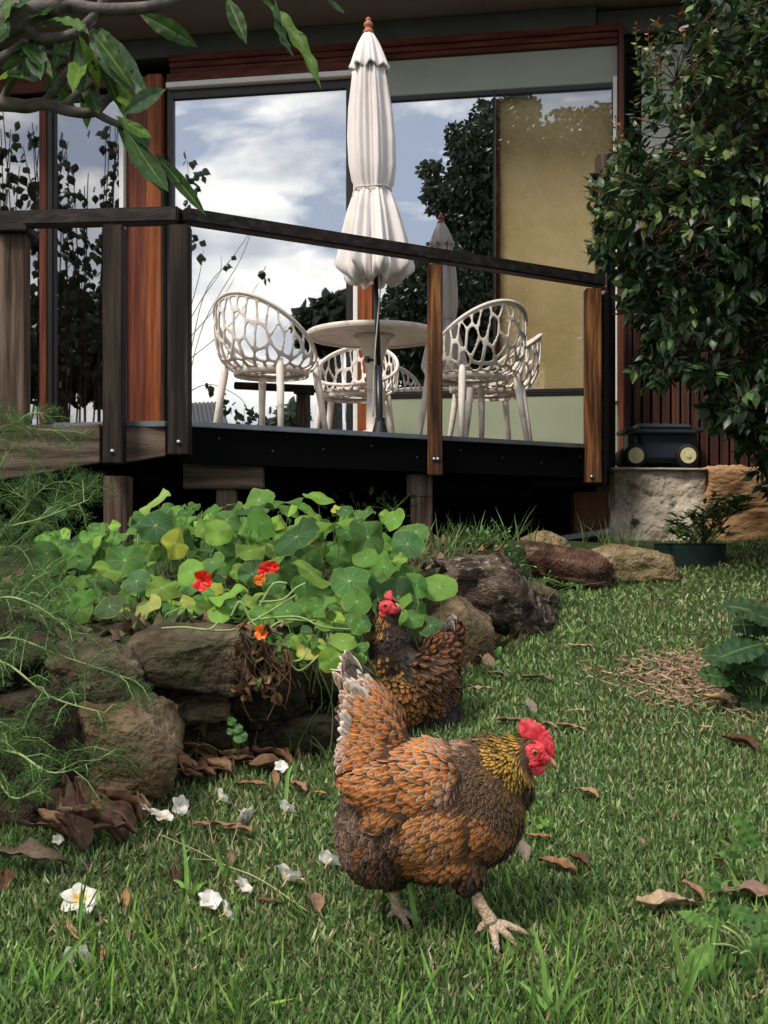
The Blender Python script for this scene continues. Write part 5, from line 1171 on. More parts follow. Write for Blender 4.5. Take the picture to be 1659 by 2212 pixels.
fennel((-.85, 2.35, .1), [[(-180,2000,2.3),(-60,1500,2.3),(0,1430,2.25),(110,1505,2.2),(225,1540,2.2)],[(-180,1900,2.3),(-40,1650,2.3),(30,1625,2.2),(120,1670,2.15),(245,1625,2.2)],[(-180,1800,2.3),(-90,1350,2.3),(0,1292,2.3),(80,1310,2.25),(160,1370,2.25)],[(-150,1850,2.3),(-60,1600,2.3),(20,1720,2.2),(90,1700,2.2)],[(-150,1850,2.3),(-90,1500,2.3),(0,1380,2.3),(140,1420,2.3),(290,1470,2.35)],[(-150,1850,2.3),(-90,1550,2.3),(0,1560,2.3),(60,1600,2.3)]], 'big feathery fennel drooping over the left rocks', 4, .085, 3)
fennel((-1.3, 3.1, .5), [[(-160,1500,3.0),(-100,1250,3.0),(0,1150,3.0),(95,1118,3.0),(190,1080,3.0)],[(-160,1500,3.0),(-60,1350,3.0),(20,1290,3.0),(90,1330,2.9)],[(-150,1500,3.1),(-80,1250,3.1),(30,1180,3.0),(80,1250,3.0)],[(-150,1500,3.1),(-30,1300,3.1),(60,1240,3.1),(120,1300,3.0)]], 'hazy green fennel behind the first, left of the nasturtiums', 4, .095, 4)
fennel((-1.9, 4.6, .6), [[(-200,1250,4.6),(-100,1020,4.6),(0,925,4.6),(60,925,4.6),(180,935,4.6)],[(-200,1250,4.6),(-100,1000,4.6),(0,950,4.6),(60,985,4.6)],[(-200,1300,4.6),(-60,1020,4.6),(50,900,4.6),(110,900,4.6)],[(-200,1300,4.6),(-60,1120,4.6),(20,960,4.6),(20,900,4.6)]], 'fennel sprays reaching in front of the left deck boards', 4, .12, 5)
fennel((-1.7, 5.0, .6), [[(-100,1250,5.0),(30,1120,5.0),(100,1050,5.0),(150,1040,5.0)],[(-60,1250,5.0),(60,1150,5.0),(130,1080,5.0),(200,1050,5.0)],[(-100,1250,5.0),(0,1160,5.0),(60,1090,5.0),(20,1060,5.0)]], 'dark green fennel in the shade below the left deck boards', 5, .14, 6)

# broad leaved weeds on the right
def weed(px_, py_, leaves, label, pal, d=None, serr=.12, m='frangi', bk=.6):
    q = on_ground(px_, py_); d = d or q.y; r = empty('broadleaf_weed', q, label, 'plant', 'weeds along the right edge'); mb = MB(); Os, Xs, Ys, Zs, Cs = [], [], [], [], []
    rows = [.05,.35,.55,.62,.80,.78,.95,.90,1.0,.88,.85,.62,.5,.25,.02]
    for (x_, y_, L_, a, w_) in leaves:
        p = at(x_, y_, d+rng.uniform(-.06,.06)); y3 = Vector((math.cos(a), rng.normal(-.15,.2), math.sin(a))).normalized(); vw = Vector((rng.normal(0,.3), -.8, .8)); x3 = y3.cross(vw).normalized(); z3 = x3.cross(y3)
        Os.append(p); Xs.append(x3*L_*w_); Ys.append(y3*L_); Zs.append(z3*L_*.6); Cs.append(np.array(pal[rng.integers(len(pal))])*rng.uniform(.8,1.2)); mb.tube(resample([q, (q+p)/2+Vector((0,0,.02)), p], 4), .0022, 5)
    rows = [.05]+[(.15+.85*math.sin(math.pi*min(1, (i_+1)/26*.93+.06))**.8)*(1-.13*(i_ % 2))*(1 if i_ < 20 else (1-(i_-20)/6)**.6) for i_ in range(26)]
    gt_ = grid_tmpl(rows, .15, 0, nx=7, fold=.16); gt_ = ([(a_, b_, c_+.05*math.sin(b_*30+3*a_)*min(1, abs(a_)*1.4)) for a_, b_, c_ in gt_[0]], gt_[1], gt_[2])
    scatter('foliage', bent(gt_, bk), np.array(Os), np.array(Xs), np.array(Ys), np.array(Zs), M[m], np.array(Cs), parent=r); mb.build('stems', M['stem_pale'], r, smooth=True)
DG = [(.035,.085,.035),(.05,.11,.04),(.03,.07,.03)]
weed(1640, 1540, [(1600,1320,.14,-.2,.3),(1580,1350,.16,.1,.35),(1570,1395,.17,-.1,.36),(1660,1330,.16,2.8,.32),(1560,1440,.15,-.6,.33),(1640,1430,.2,2.9,.34),(1600,1450,.16,-1.1,.34),(1650,1480,.18,2.6,.3),(1650,1390,.17,3.3,.34),(1560,1480,.14,-.2,.3),(1700,1350,.18,2.8,.3),(1580,1470,.12,2.8,.36),(1690,1480,.18,-2.4,.34),(1620,1500,.14,-1.5,.3),(1720,1440,.2,3.0,.34)], 'dark broad leaved weed at the right edge above the straw patch', DG)
LGc = [(.12,.26,.06),(.17,.32,.07),(.09,.2,.05)]
weed(1640, 2110, [(1560,2000,.07,2.8,.2),(1600,2010,.09,.4,.2),(1540,2040,.08,-2.6,.22),(1610,2040,.10,.2,.2),(1600,2060,.09,-1.1,.22),(1570,1990,.08,1.8,.2),(1640,2020,.10,.3,.2),(1620,2080,.09,-.4,.2),(1530,2000,.06,2.6,.2),(1650,2060,.1,-.7,.22),(1580,2060,.08,-2.1,.2),(1650,1990,.08,2.7,.2)], 'light green low weed at the lower right edge', LGc)
weed(1650, 1920, [(1620,1835,.07,2.7,.22),(1640,1830,.09,2.2,.22),(1650,1850,.08,-.6,.22),(1600,1850,.05,2.9,.22)], 'small light green weed higher up the right edge', LGc)
weed(1545, 1930, [(1545,1925,.04,2.6,.25),(1550,1925,.05,.5,.25),(1548,1922,.04,1.6,.25)], 'tiny seedling left of the brown leaf at the right edge', LGc)
weed(1185, 1800, [(1183,1785,.03,a_, .25) for a_ in (.2,1.2,2.2,3.0)], 'tiny bright weed in the lawn just right of the hen breast', [(.16,.36,.06)])
weed(1070, 1425, [(1068,1418,.05,a_, .25) for a_ in (.2,1.0,2.0,2.9)], 'small bright weed at the foot of the smooth brown stone', [(.16,.34,.07)])

# ------------------------------------------------------------------ hens
def ramp_seeds(P, seeds, pw=3.0):
    """inverse-distance blend of the flow seeds, nearest of the look seeds (noisy)"""
    S_ = np.array([[s[0], s[1]] for s in seeds], float); fl = np.array([[s[2], s[3], s[4]] for s in seeds], float)
    d2 = ((P[:, None, :2]-S_[None])**2).sum(2)+25; w = d2**(-pw/2); w /= w.sum(1, keepdims=True); flow = w@fl
    jit = P[:, None, :2]+rng.normal(0, 7, (len(P), 1, 2)); nn = (((jit-S_[None])**2).sum(2)).argmin(1)
    return flow, nn
LOOK = { # centre colour, edge colour, shaft strength, length px, width px, lift
 'orange': ((.36,.105,.018),(.25,.155,.10),1,30,19,.14), 'orange_l': ((.43,.14,.03),(.36,.25,.18),1,33,20,.16), 'orange_s': ((.33,.11,.025),(.20,.14,.11),.7,20,13,.14),
 'pink': ((.36,.16,.085),(.40,.32,.27),.5,24,14,.16), 'hackle': ((.028,.016,.011),(.155,.10,.070),.4,27,10,.2), 'gold': ((.42,.235,.03),(.05,.032,.015),1,30,8,.16), 'goldd': ((.16,.085,.018),(.035,.025,.018),.6,24,8,.14),
 'grey': ((.10,.060,.042),(.21,.15,.12),0,28,19,.30), 'greyd': ((.055,.032,.022),(.12,.082,.062),0,25,18,.30), 'dark': ((.03,.02,.015),(.045,.032,.026),0,26,15,.3), 'darkor': ((.20,.065,.018),(.10,.07,.055),.5,24,15,.2),
 'tailw': ((.42,.33,.28),(.72,.64,.58),.3,60,20,.08), 'taileg': ((.34,.17,.10),(.50,.42,.37),.6,38,20,.2),
 'b_hack': ((.018,.013,.011),(.05,.04,.036),.2,20,8,.16), 'b_gold': ((.26,.13,.022),(.025,.017,.01),.8,20,6,.14), 'b_spot': ((.42,.20,.055),(.012,.008,.006),.3,17,12.5,.16),
 'b_orange': ((.25,.095,.025),(.014,.009,.007),.6,26,16,.16), 'b_wing': ((.075,.028,.012),(.12,.075,.05),.4,30,17,.10), 'b_back': ((.125,.045,.017),(.014,.009,.007),.4,25,15,.18), 'b_grey': ((.022,.017,.015),(.09,.078,.074),0,19,12,.25), 'b_tail': ((.36,.32,.32),(.58,.54,.54),.2,30,13,.06), 'b_silver': ((.04,.034,.034),(.13,.12,.12),.3,26,7,.12),
}
FEA = grid_tmpl([.16,.55,.85,1.0,1.0,.90,.66,.22], .28, -.10, nx=5)
FEN = grid_tmpl([.25,.6,.9,1.0,.92,.7,.42,.06], .30, -.05, nx=3)
def poisson(me, n, rmin_of):
    """feather roots on the surface: area-weighted samples thinned by a grid"""
    vs = np.zeros(len(me.vertices)*3); me.vertices.foreach_get('co', vs); vs = vs.reshape(-1, 3)
    me.calc_loop_triangles(); t = np.zeros(len(me.loop_triangles)*3, int); me.loop_triangles.foreach_get('vertices', t); t = t.reshape(-1, 3)
    vn = np.zeros(len(me.vertices)*3); me.vertices.foreach_get('normal', vn); vn = vn.reshape(-1, 3)
    a = np.linalg.norm(np.cross(vs[t[:, 1]]-vs[t[:, 0]], vs[t[:, 2]]-vs[t[:, 0]]), axis=1); k = rng.choice(len(t), n, p=a/a.sum())
    u, v = rng.random(n), rng.random(n); f = u+v > 1; u[f], v[f] = 1-u[f], 1-v[f]; w = 1-u-v
    P = vs[t[k, 0]]*w[:, None]+vs[t[k, 1]]*u[:, None]+vs[t[k, 2]]*v[:, None]; Nn = unit(vn[t[k, 0]]*w[:, None]+vn[t[k, 1]]*u[:, None]+vn[t[k, 2]]*v[:, None])
    r = rmin_of(P); keep = []; cell = {}
    cs = r.max()
    for i in range(n):
        c = tuple((P[i]//cs).astype(int)); ok = True
        for dx in (-1,0,1):
            for dy in (-1,0,1):
                for dz in (-1,0,1):
                    for j in cell.get((c[0]+dx, c[1]+dy, c[2]+dz), ()):
                        if (P[i, 0]-P[j, 0])**2+(P[i, 1]-P[j, 1])**2+(P[i, 2]-P[j, 2])**2 < r[i]**2: ok = False; break
                    if not ok: break
                if not ok: break
            if not ok: break
        if ok: cell.setdefault(c, []).append(i); keep.append(i)
    return P[keep], Nn[keep]
class Hen:
    def __init__(s, root_px, d, label, zrot=0):
        s.d = d; s.S = d/F; s.o = at(*root_px, d); s.root = empty('hen', (s.o.x, d, float(ground(s.o.x, d))), label, 'hen', 'laced hens walking on the lawn')
    def P(s, x, y, z=0): p = at(x, y, s.d); p.y = s.d+z*s.S; return p          # z: photo units away from the camera
    def inv(s, V): return np.stack([(V[:, 0])/s.S+CX, HY-(V[:, 2]-H)/s.S, (V[:, 1]-s.d)/s.S], 1)
    def lump(s, name, ells, vox=5, smooth=6):
        bm = bmesh.new()
        for (x, y, z, rx, ry, rz, rot, *yaw) in ells:
            b2 = bmesh.new(); bmesh.ops.create_icosphere(b2, subdivisions=4, radius=1)
            Mx = Matrix.Translation(s.P(x, y, z))@Matrix.Rotation(R(yaw[0] if yaw else 0), 4, 'Z')@Matrix.Rotation(R(rot), 4, 'Y')@Matrix.Diagonal((rx*s.S, rz*s.S, ry*s.S, 1))
            bmesh.ops.transform(b2, matrix=Mx, verts=b2.verts); m_ = bpy.data.meshes.new('t'); b2.to_mesh(m_); b2.free(); bm.from_mesh(m_); bpy.data.meshes.remove(m_)
        me = bpy.data.meshes.new(name+'_base'); bm.to_mesh(me); bm.free(); o = bpy.data.objects.new(name, me); C.objects.link(o)
        m = o.modifiers.new('r', 'REMESH'); m.mode = 'VOXEL'; m.voxel_size = vox*s.S; sm = o.modifiers.new('s', 'SMOOTH'); sm.iterations = smooth; sm.factor = .6
        dg = bpy.context.evaluated_depsgraph_get(); ev = o.evaluated_get(dg); me2 = bpy.data.meshes.new_from_object(ev); bpy.data.objects.remove(o); me2.name = name
        me2.polygons.foreach_set('use_smooth', [True]*len(me2.polygons)); return me2
    def feathers(s, me, seeds, n=30000, dens=.36, keepout=None, z_side=None, lw=1.0, yawf=0):
        """one feather coat over the base mesh; flow and look come from seeds laid out in side view"""
        def rm(P):
            q = s.inv(P); _, nn = ramp_seeds(q, seeds); return np.array([LOOK[seeds[i][5]][4] for i in nn])*s.S*dens*2*lw
        P, Nn = poisson(me, n, rm); q = s.inv(P)
        if keepout is not None:
            k = ~keepout(q); P, Nn, q = P[k], Nn[k], q[k]
        flow, nn = ramp_seeds(q, seeds)
        D = np.stack([flow[:, 0], flow[:, 2], -flow[:, 1]], 1)+rng.normal(0, .10, (len(P), 3)); D = D-Nn*(D*Nn).sum(1, keepdims=True); D = unit(D)
        S2 = np.array([[k_[0], k_[1]] for k_ in seeds], float); jit = q[:, None, :2]+rng.normal(0, 6, (len(q), 1, 2)); w_ = (((jit-S2[None])**2).sum(2)+40)**-3.2; w_ /= w_.sum(1, keepdims=True)
        LK = [LOOK[k_[5]] for k_ in seeds]; cc = w_@np.array([k_[0] for k_ in LK]); ce = w_@np.array([k_[1] for k_ in LK]); sh = w_@np.array([k_[2] for k_ in LK], float)
        L_ = w_@np.array([k_[3] for k_ in LK], float); Wd = w_@np.array([k_[4] for k_ in LK], float); lift = .75*(w_@np.array([k_[5] for k_ in LK], float))
        f = 1+rng.normal(0, .16, (len(P), 1)); cc = np.clip(cc*f*(1+rng.normal(0,.05,(len(P),3))), .003, 1); ce = np.clip(ce*(1+rng.normal(0, .13, (len(P), 1))), .003, 1)
        D2 = unit(D+Nn*(lift[:, None]+rng.normal(0, .05, (len(P), 1)))); X = unit(np.cross(D2, Nn)); Z = np.cross(X, D2)
        Lm = (L_*s.S*lw*rng.uniform(.8, 1.2, len(P)))[:, None]; Wm = (Wd*s.S*lw*.5*rng.uniform(.85, 1.15, len(P)))[:, None]
        return P-Nn*.5*s.S, X*Wm*1.18, D2*Lm, Z*Wm*1.0, cc, ce, sh
    def coat(s, name, me, packs, parent, under):
        """base surface plus feathers as ONE mesh"""
        A = [np.concatenate([p[i] for p in packs]) for i in range(6)]
        fo = scatter(name, FEA, A[0], A[1], A[2], A[3], [M['feath'], M[under]], A[4], A[5], parent=parent)
        shv = np.concatenate([p[6] for p in packs]); at_ = fo.data.color_attributes['ColC']; buf = np.zeros(len(fo.data.vertices)*4, np.float32); at_.data.foreach_get('color', buf); buf = buf.reshape(-1, 4)
        buf[:, 3] = np.repeat(shv, len(FEA[0])); at_.data.foreach_set('color', buf.ravel())
        bm = bmesh.new(); bm.from_mesh(fo.data)
        nb = len(bm.faces); bm.from_mesh(me); bm.faces.ensure_lookup_table()
        for f_ in bm.faces[nb:]: f_.material_index = 1
        bm.to_mesh(fo.data); bm.free(); return fo
    def mesh(s, name, mb, m, parent=None, smooth=True, sub=0, bevel=0): return mb.build(name, m, parent or s.root, bevel, smooth, sub)
    def tubes(s, mb, pts, rad, n=10): mb.tube(resample([s.P(*p) for p in pts], 4), np.interp(np.linspace(0, 1, (len(pts)-1)*4+1), np.linspace(0, 1, len(rad)), rad)*s.S, n)
    def plate(s, name, outline, z, th, m, bulge=.6, parent=None, wob=0):
        """fleshy plate (comb, wattle): a closed outline with rounded thickness"""
        c = np.mean(np.array(outline, float), 0); n = len(outline); vs = []; fs = []
        rings = [(.0, 1.0), (.35, 1.0), (.7, .85), (.92, .55), (1.0, 0.0)]
        for sgn in (-1, 1):
            for (r_, h_) in rings:
                for k, (x_, y_) in enumerate(outline):
                    vs.append(s.P(c[0]+(x_-c[0])*r_, c[1]+(y_-c[1])*r_, z+sgn*th*.5*h_+wob*math.sin(k*1.3)*r_))
        m_ = len(rings)
        for sg in range(2):
            b = sg*m_*n
            for i in range(m_-1):
                for k in range(n): fs.append((b+i*n+k, b+i*n+(k+1) % n, b+(i+1)*n+(k+1) % n, b+(i+1)*n+k))
        mb = MB(); mb.add(vs, fs); o = mb.build(name, m, parent or s.root, 0, True, 0)
        bm = bmesh.new(); bm.from_mesh(o.data); bmesh.ops.remove_doubles(bm, verts=bm.verts, dist=1e-5)
        for v in bm.verts:
            v.co += v.normal*noise.noise(v.co*220)*.8*s.S
        bmesh.ops.recalc_face_normals(bm, faces=bm.faces); bm.to_mesh(o.data); bm.free()
        sb = o.modifiers.new('s', 'SUBSURF'); sb.levels = sb.render_levels = 1; return o

# front hen -----------------------------------------------------------
h = Hen((930, 2010), 2.12, 'orange hen with grey laced feathers and red comb striding right in the foreground')
base = h.lump('body', [(918,1742,0,180,146,124,0),(1020,1735,0,112,138,108,-12),(816,1792,0,90,122,104,0),(800,1655,0,66,95,74,-12),(812,1565,0,62,105,46,-24),(775,1500,0,34,55,20,-14),
    (1062,1668,0,82,80,76,20),(1105,1645,0,44,55,46,0),(1140,1625,0,40,31,27,10),(1120,1690,0,32,58,40,-6),(1012,1870,-42,36,46,34,0),(1010,1880,50,42,40,36,0),(850,1878,40,52,52,60,0),(950,1840,0,120,66,92,0)], 5)
SE = [(1142,1600,-1,.25,0,'goldd'),(1120,1600,-.9,.45,0,'gold'),(1095,1605,-.95,.35,0,'gold'),(1128,1640,-.45,.95,0,'gold'),(1105,1640,-.7,.7,0,'gold'),(1112,1665,-.5,.9,0,'gold'),(1135,1680,-.1,1,0,'goldd'),(1070,1605,-1,.2,0,'goldd'),(1075,1635,-.9,.5,0,'gold'),(1140,1660,-.2,1,0,'gold'),
 (1040,1600,-1,.15,0,'hackle'),(1040,1630,-.95,.35,0,'hackle'),(1070,1670,-.7,.7,0,'hackle'),(1030,1665,-.85,.5,0,'hackle'),(1000,1620,-1,.15,0,'hackle'),(1095,1700,-.5,.9,0,'hackle'),(1050,1710,-.6,.75,0,'hackle'),(1010,1700,-.8,.6,0,'hackle'),(1125,1725,-.2,1,0,'goldd'),(1085,1740,-.4,.9,0,'hackle'),(1110,1760,-.4,.9,0,'goldd'),
 (1000,1592,-1,.1,0,'pink'),(955,1592,-1,.05,0,'pink'),(920,1600,-1,.05,0,'orange_l'),(960,1625,-1,.15,0,'pink'),
 (1085,1790,-.6,.8,0,'orange_s'),(1050,1760,-.7,.7,0,'orange_s'),(1010,1750,-.85,.5,0,'orange'),(960,1745,-.9,.4,0,'orange_l'),(1060,1810,-.6,.75,0,'darkor'),(1060,1612,-1,.2,0,'gold'),(1050,1650,-.9,.45,0,'goldd'),(1085,1685,-.6,.8,0,'goldd'),(1148,1705,-.1,1,0,'dark'),(1128,1765,-.3,.9,0,'dark'),(1100,1825,-.4,.8,0,'dark'),(770,1715,-.7,.7,0,'greyd'),(800,1765,-.8,.5,0,'grey'),(845,1745,-.8,.5,0,'greyd'),(1020,1800,-.8,.5,0,'orange'),(970,1800,-.9,.35,0,'orange_l'),(920,1800,-.95,.3,0,'orange_l'),(900,1760,-.95,.3,0,'orange_l'),(1030,1845,-.7,.6,0,'darkor'),(1035,1865,-.4,.9,0,'dark'),(1000,1890,-.4,.9,0,'dark'),(1050,1840,-.5,.8,0,'dark'),(980,1850,-.85,.45,0,'orange'),(930,1850,-.9,.35,0,'orange'),(880,1840,-.9,.35,0,'orange'),(860,1800,-.95,.3,0,'grey'),(985,1885,-.8,.5,0,'darkor'),(1040,1880,-.5,.8,0,'dark'),
 (1020,1915,-.4,.9,0,'dark'),(960,1910,-.7,.6,0,'dark'),(900,1900,-.8,.5,0,'dark'),(850,1880,-.7,.7,0,'greyd'),(860,1930,-.5,.8,0,'dark'),(800,1900,-.6,.8,0,'greyd'),(845,1840,-.8,.5,0,'greyd'),(840,1770,-.8,.4,0,'grey'),(800,1840,-.7,.6,0,'greyd'),(760,1820,-.6,.7,0,'grey'),(740,1780,-.6,.6,0,'grey'),(745,1740,-.8,.4,0,'greyd'),(780,1780,-.8,.5,0,'greyd'),(790,1740,-.8,.5,0,'grey'),(760,1870,-.5,.8,0,'greyd'),(820,1710,-.9,.3,0,'greyd'),(812,1862,-.6,.7,0,'darkor'),(790,1815,-.7,.5,0,'darkor'),
 (740,1690,-.7,.6,0,'grey'),(745,1650,-.8,.4,0,'taileg'),(780,1655,-.95,.25,0,'orange'),(830,1660,-1,.15,0,'orange'),(840,1620,-1,.1,0,'orange_l'),(790,1610,-.95,.2,0,'orange'),(745,1600,-.85,.2,0,'taileg'),(880,1605,-1,0,0,'orange_l'),(850,1585,-1,-.1,0,'orange_l'),(820,1560,-.95,-.2,0,'orange_l'),(780,1565,-.95,-.1,0,'orange'),(830,1530,-.8,-.35,0,'orange_l'),(750,1555,-.8,-.1,0,'taileg'),(800,1520,-.75,-.5,0,'orange_l'),(765,1510,-.6,-.6,0,'taileg'),(790,1490,-.45,-.85,0,'taileg'),(775,1465,-.3,-.95,0,'tailw')]
def face_out(q): return (((q[:, 0]-1152)/30)**2+((q[:, 1]-1624)/27)**2 < 1)|(q[:, 0] > 1172)
pk = [h.feathers(base, SE, 90000, .27, face_out, lw=.9)]
body = h.coat('body', base, pk, h.root, 'under_l')
wb = h.lump('wing', [(868,1680,-108,112,60,26,6,-3),(930,1662,-94,60,52,28,0,0),(805,1666,-102,64,28,15,4,-7),(850,1728,-110,62,34,16,-20,-3)], 5)
WS_ = [(950,1640,-1,.1,0,'orange_l'),(900,1630,-1,.1,0,'orange_l'),(930,1680,-1,.3,0,'orange_l'),(870,1660,-1,.2,0,'orange'),(880,1710,-.95,.35,0,'orange'),(820,1650,-1,.25,0,'orange_l'),(800,1690,-.9,.5,0,'orange'),(770,1665,-1,.2,0,'orange'),(840,1740,-.8,.6,0,'orange'),(960,1690,-.95,.3,0,'pink'),(900,1745,-.9,.4,0,'orange'),(860,1765,-.8,.5,0,'grey')]
for side in (1, -1):
    if side == -1:
        for v in wb.vertices: v.co.y = 2*h.d-v.co.y
        wb.flip_normals(); wb.update()
    h.coat('wing', wb.copy(), [h.feathers(wb, WS_, 20000, .29, lw=1.0)], h.root, 'under_l')
# tail feathers: long pale grey quills standing up at the back
def quills(hn, base_, tips, look, wpx, z0, parent, name='tail', curve=.15):
    O, X, Y, Z = [], [], [], []
    for i, (tx_, ty_, tz) in enumerate(tips):
        ty_ = ty_+8 if hn.S < .001 else ty_; a = hn.P(base_[0]+rng.normal(0,4), base_[1]+rng.normal(0,5), z0+tz*.3); b = hn.P(tx_, ty_, tz); v = b-a; L_ = v.length; y_ = v.normalized(); nrm = Vector((rng.normal(0,.35), -1 if tz <= 0 else 1, rng.normal(0,.3))); x_ = y_.cross(nrm).normalized(); z_ = x_.cross(y_)
        O.append(a); X.append(x_*wpx*hn.S*.5); Y.append(y_*L_); Z.append(z_*wpx*hn.S*.8)
    n_ = len(O); cc = np.array(LOOK[look][0])*(1+rng.normal(0,.12,(n_,1))); ce = np.array(LOOK[look][1])*(1+rng.normal(0,.1,(n_,1)))
    o = scatter(name, grid_tmpl([.3,.5,.7,.85,.95,1,1,.9,.62,.15], .3, -.25, nx=7), np.array(O), np.array(X), np.array(Y), np.array(Z), M['feath'], cc, ce, parent=parent)
    return o
quills(h, (812,1590), [(758,1443,-8),(764,1438,5),(772,1437,-16),(783,1442,-2),(792,1447,-20),(800,1455,-10),(806,1466,-22),(756,1455,-22),(762,1470,-28),(777,1455,-30),(790,1463,-32),(748,1480,-26),(744,1500,-32),(812,1478,-26),(770,1490,-36),(795,1485,-36),(760,1438,16),(775,1440,22),(790,1450,24),(800,1462,26),(750,1470,24),(738,1510,28),(735,1530,-30),(732,1560,-34),(760,1510,-38),(745,1455,-34),(757,1462,-42),(770,1468,-44),(783,1472,-44),(730,1590,-30),(738,1545,-38),(742,1520,-44)], 'tailw', 31, 0, h.root)
# head
mb = MB(); h.plate('comb', [(1121,1596),(1117,1572),(1121,1556),(1130,1550),(1136,1561),(1143,1545),(1149,1562),(1156,1549),(1158,1567),(1167,1555),(1168,1573),(1179,1563),(1177,1582),(1190,1574),(1185,1592),(1199,1589),(1191,1606),(1204,1609),(1195,1622),(1204,1635),(1192,1644),(1185,1637),(1178,1620),(1168,1605),(1150,1598)], -1, 17, M['red'], wob=1.5)
fb = h.lump('face', [(1150,1626,-21,27,23,10,12),(1163,1634,-15,22,16,14,10),(1150,1626,21,27,23,10,12),(1163,1634,15,22,16,14,10),(1172,1640,0,19,11,17,0),(1128,1630,-26,12,13,6,30),(1128,1630,26,12,13,6,30),(1160,1612,0,24,14,17,20),(1146,1645,-22,26,9,9,-20),(1146,1645,22,26,9,9,-20)], 2.2, 3)
for v in fb.vertices: v.co += v.normal*noise.noise(v.co*260)*2.4*h.S
link('face', fb, h.root, [M['red']])
for zs in (-1, 1):
    h.plate('wattle', [(1136,1648),(1150,1650),(1166,1648),(1177,1652),(1176,1662),(1168,1670),(1160,1675),(1150,1672),(1143,1666),(1138,1657)], zs*15, 12, M['red'], wob=1)
    h.plate('earlobe', [(1116,1622),(1124,1624),(1131,1636),(1136,1652),(1133,1660),(1124,1656),(1118,1642)], zs*27, 8, M['red'])
    e_ = h.lump('eye', [(1150.5,1619,zs*30,7.2,7,4.5,0)], .8, 1); eo = link('eye', e_, h.root, [M['iris']])
    pe = h.lump('pupil', [(1151,1619,zs*33,3.6,3.6,2.2,0)], .5, 1); link('pupil', pe, eo, [M['pupil']])
    mbr = MB(); mbr.tube([h.P(1150.5+10*math.cos(t), 1619+9*math.sin(t), zs*(30-1.5*abs(math.cos(t)))) for t in np.linspace(0, 2*math.pi, 20)], 2.0*h.S, 6, False); h.mesh('eyelid', mbr, M['red'])
bk_ = MB(); bk_.tube([h.P(x_, y_, 0) for x_, y_ in ((1172,1634),(1182,1640),(1190,1645),(1196,1650),(1202,1658),(1203,1661))], np.array([11,10,8,6,2.5,.6])*h.S, 12); bk_.tube([h.P(x_, y_, 0) for x_, y_ in ((1172,1646),(1182,1650),(1190,1655),(1195,1658))], np.array([7,6,4,1])*h.S, 10); h.mesh('beak', bk_, M['beak'])
def leg(hn, top, ankle, z, toes, back, r0, r1, toe_r):
    mb = MB(); hn.tubes(mb, [(top[0], top[1], z), ((top[0]+ankle[0])/2+1, (top[1]+ankle[1])/2, z), (ankle[0], ankle[1], z)], [r0, r1, r1*.95, r1*1.25], 12)
    for (tx_, ty_, tz) in toes+[back]:
        mx_ = ((ankle[0]+tx_)/2, (ankle[1]+ty_)/2-4, z+(tz)*.5); mb.tube(resample([hn.P(ankle[0], ankle[1], z), hn.P(*mx_), hn.P(tx_, ty_, z+tz)], 4), [toe_r*k*hn.S for k in (1.45,1.3,1.1,1.2,1.0,1.05,.85,.8,.5)], 8)
    o = hn.mesh('leg', mb, M['leg']); 
    bm = bmesh.new(); bm.from_mesh(o.data)
    bmesh.ops.subdivide_edges(bm, edges=bm.edges, cuts=1, use_grid_fill=True); bm.normal_update()
    for v in bm.verts: v.co += v.normal*noise.noise(v.co*230)*2.6*hn.S
    bm.to_mesh(o.data); bm.free()
    c_ = MB()
    for (tx_, ty_, tz) in toes+[back]:
        d_ = (Vector((tx_, ty_, 0))-Vector((ankle[0], ankle[1], 0))).normalized(); c_.tube([hn.P(tx_-d_.x*2, ty_-d_.y*2, z+tz), hn.P(tx_+d_.x*8, ty_+d_.y*6+1, z+tz), hn.P(tx_+d_.x*14, ty_+d_.y*8+6, z+tz)], np.array([toe_r*.5, toe_r*.35, .4])*hn.S, 6)
    c_.build('claws', M['claw'], o, 0, True); return o
leg(h, (1008,1895), (1056,1975), -48, [(1132,2003,10),(1108,2016,-22),(1066,2024,-40)], (1030,1996,10), 17, 12.5, 8)
leg(h, (838,1910), (858,1982), 40, [(905,2000,-10),(885,2012,-25),(890,1998,22)], (838,2000,8), 13, 9, 6)

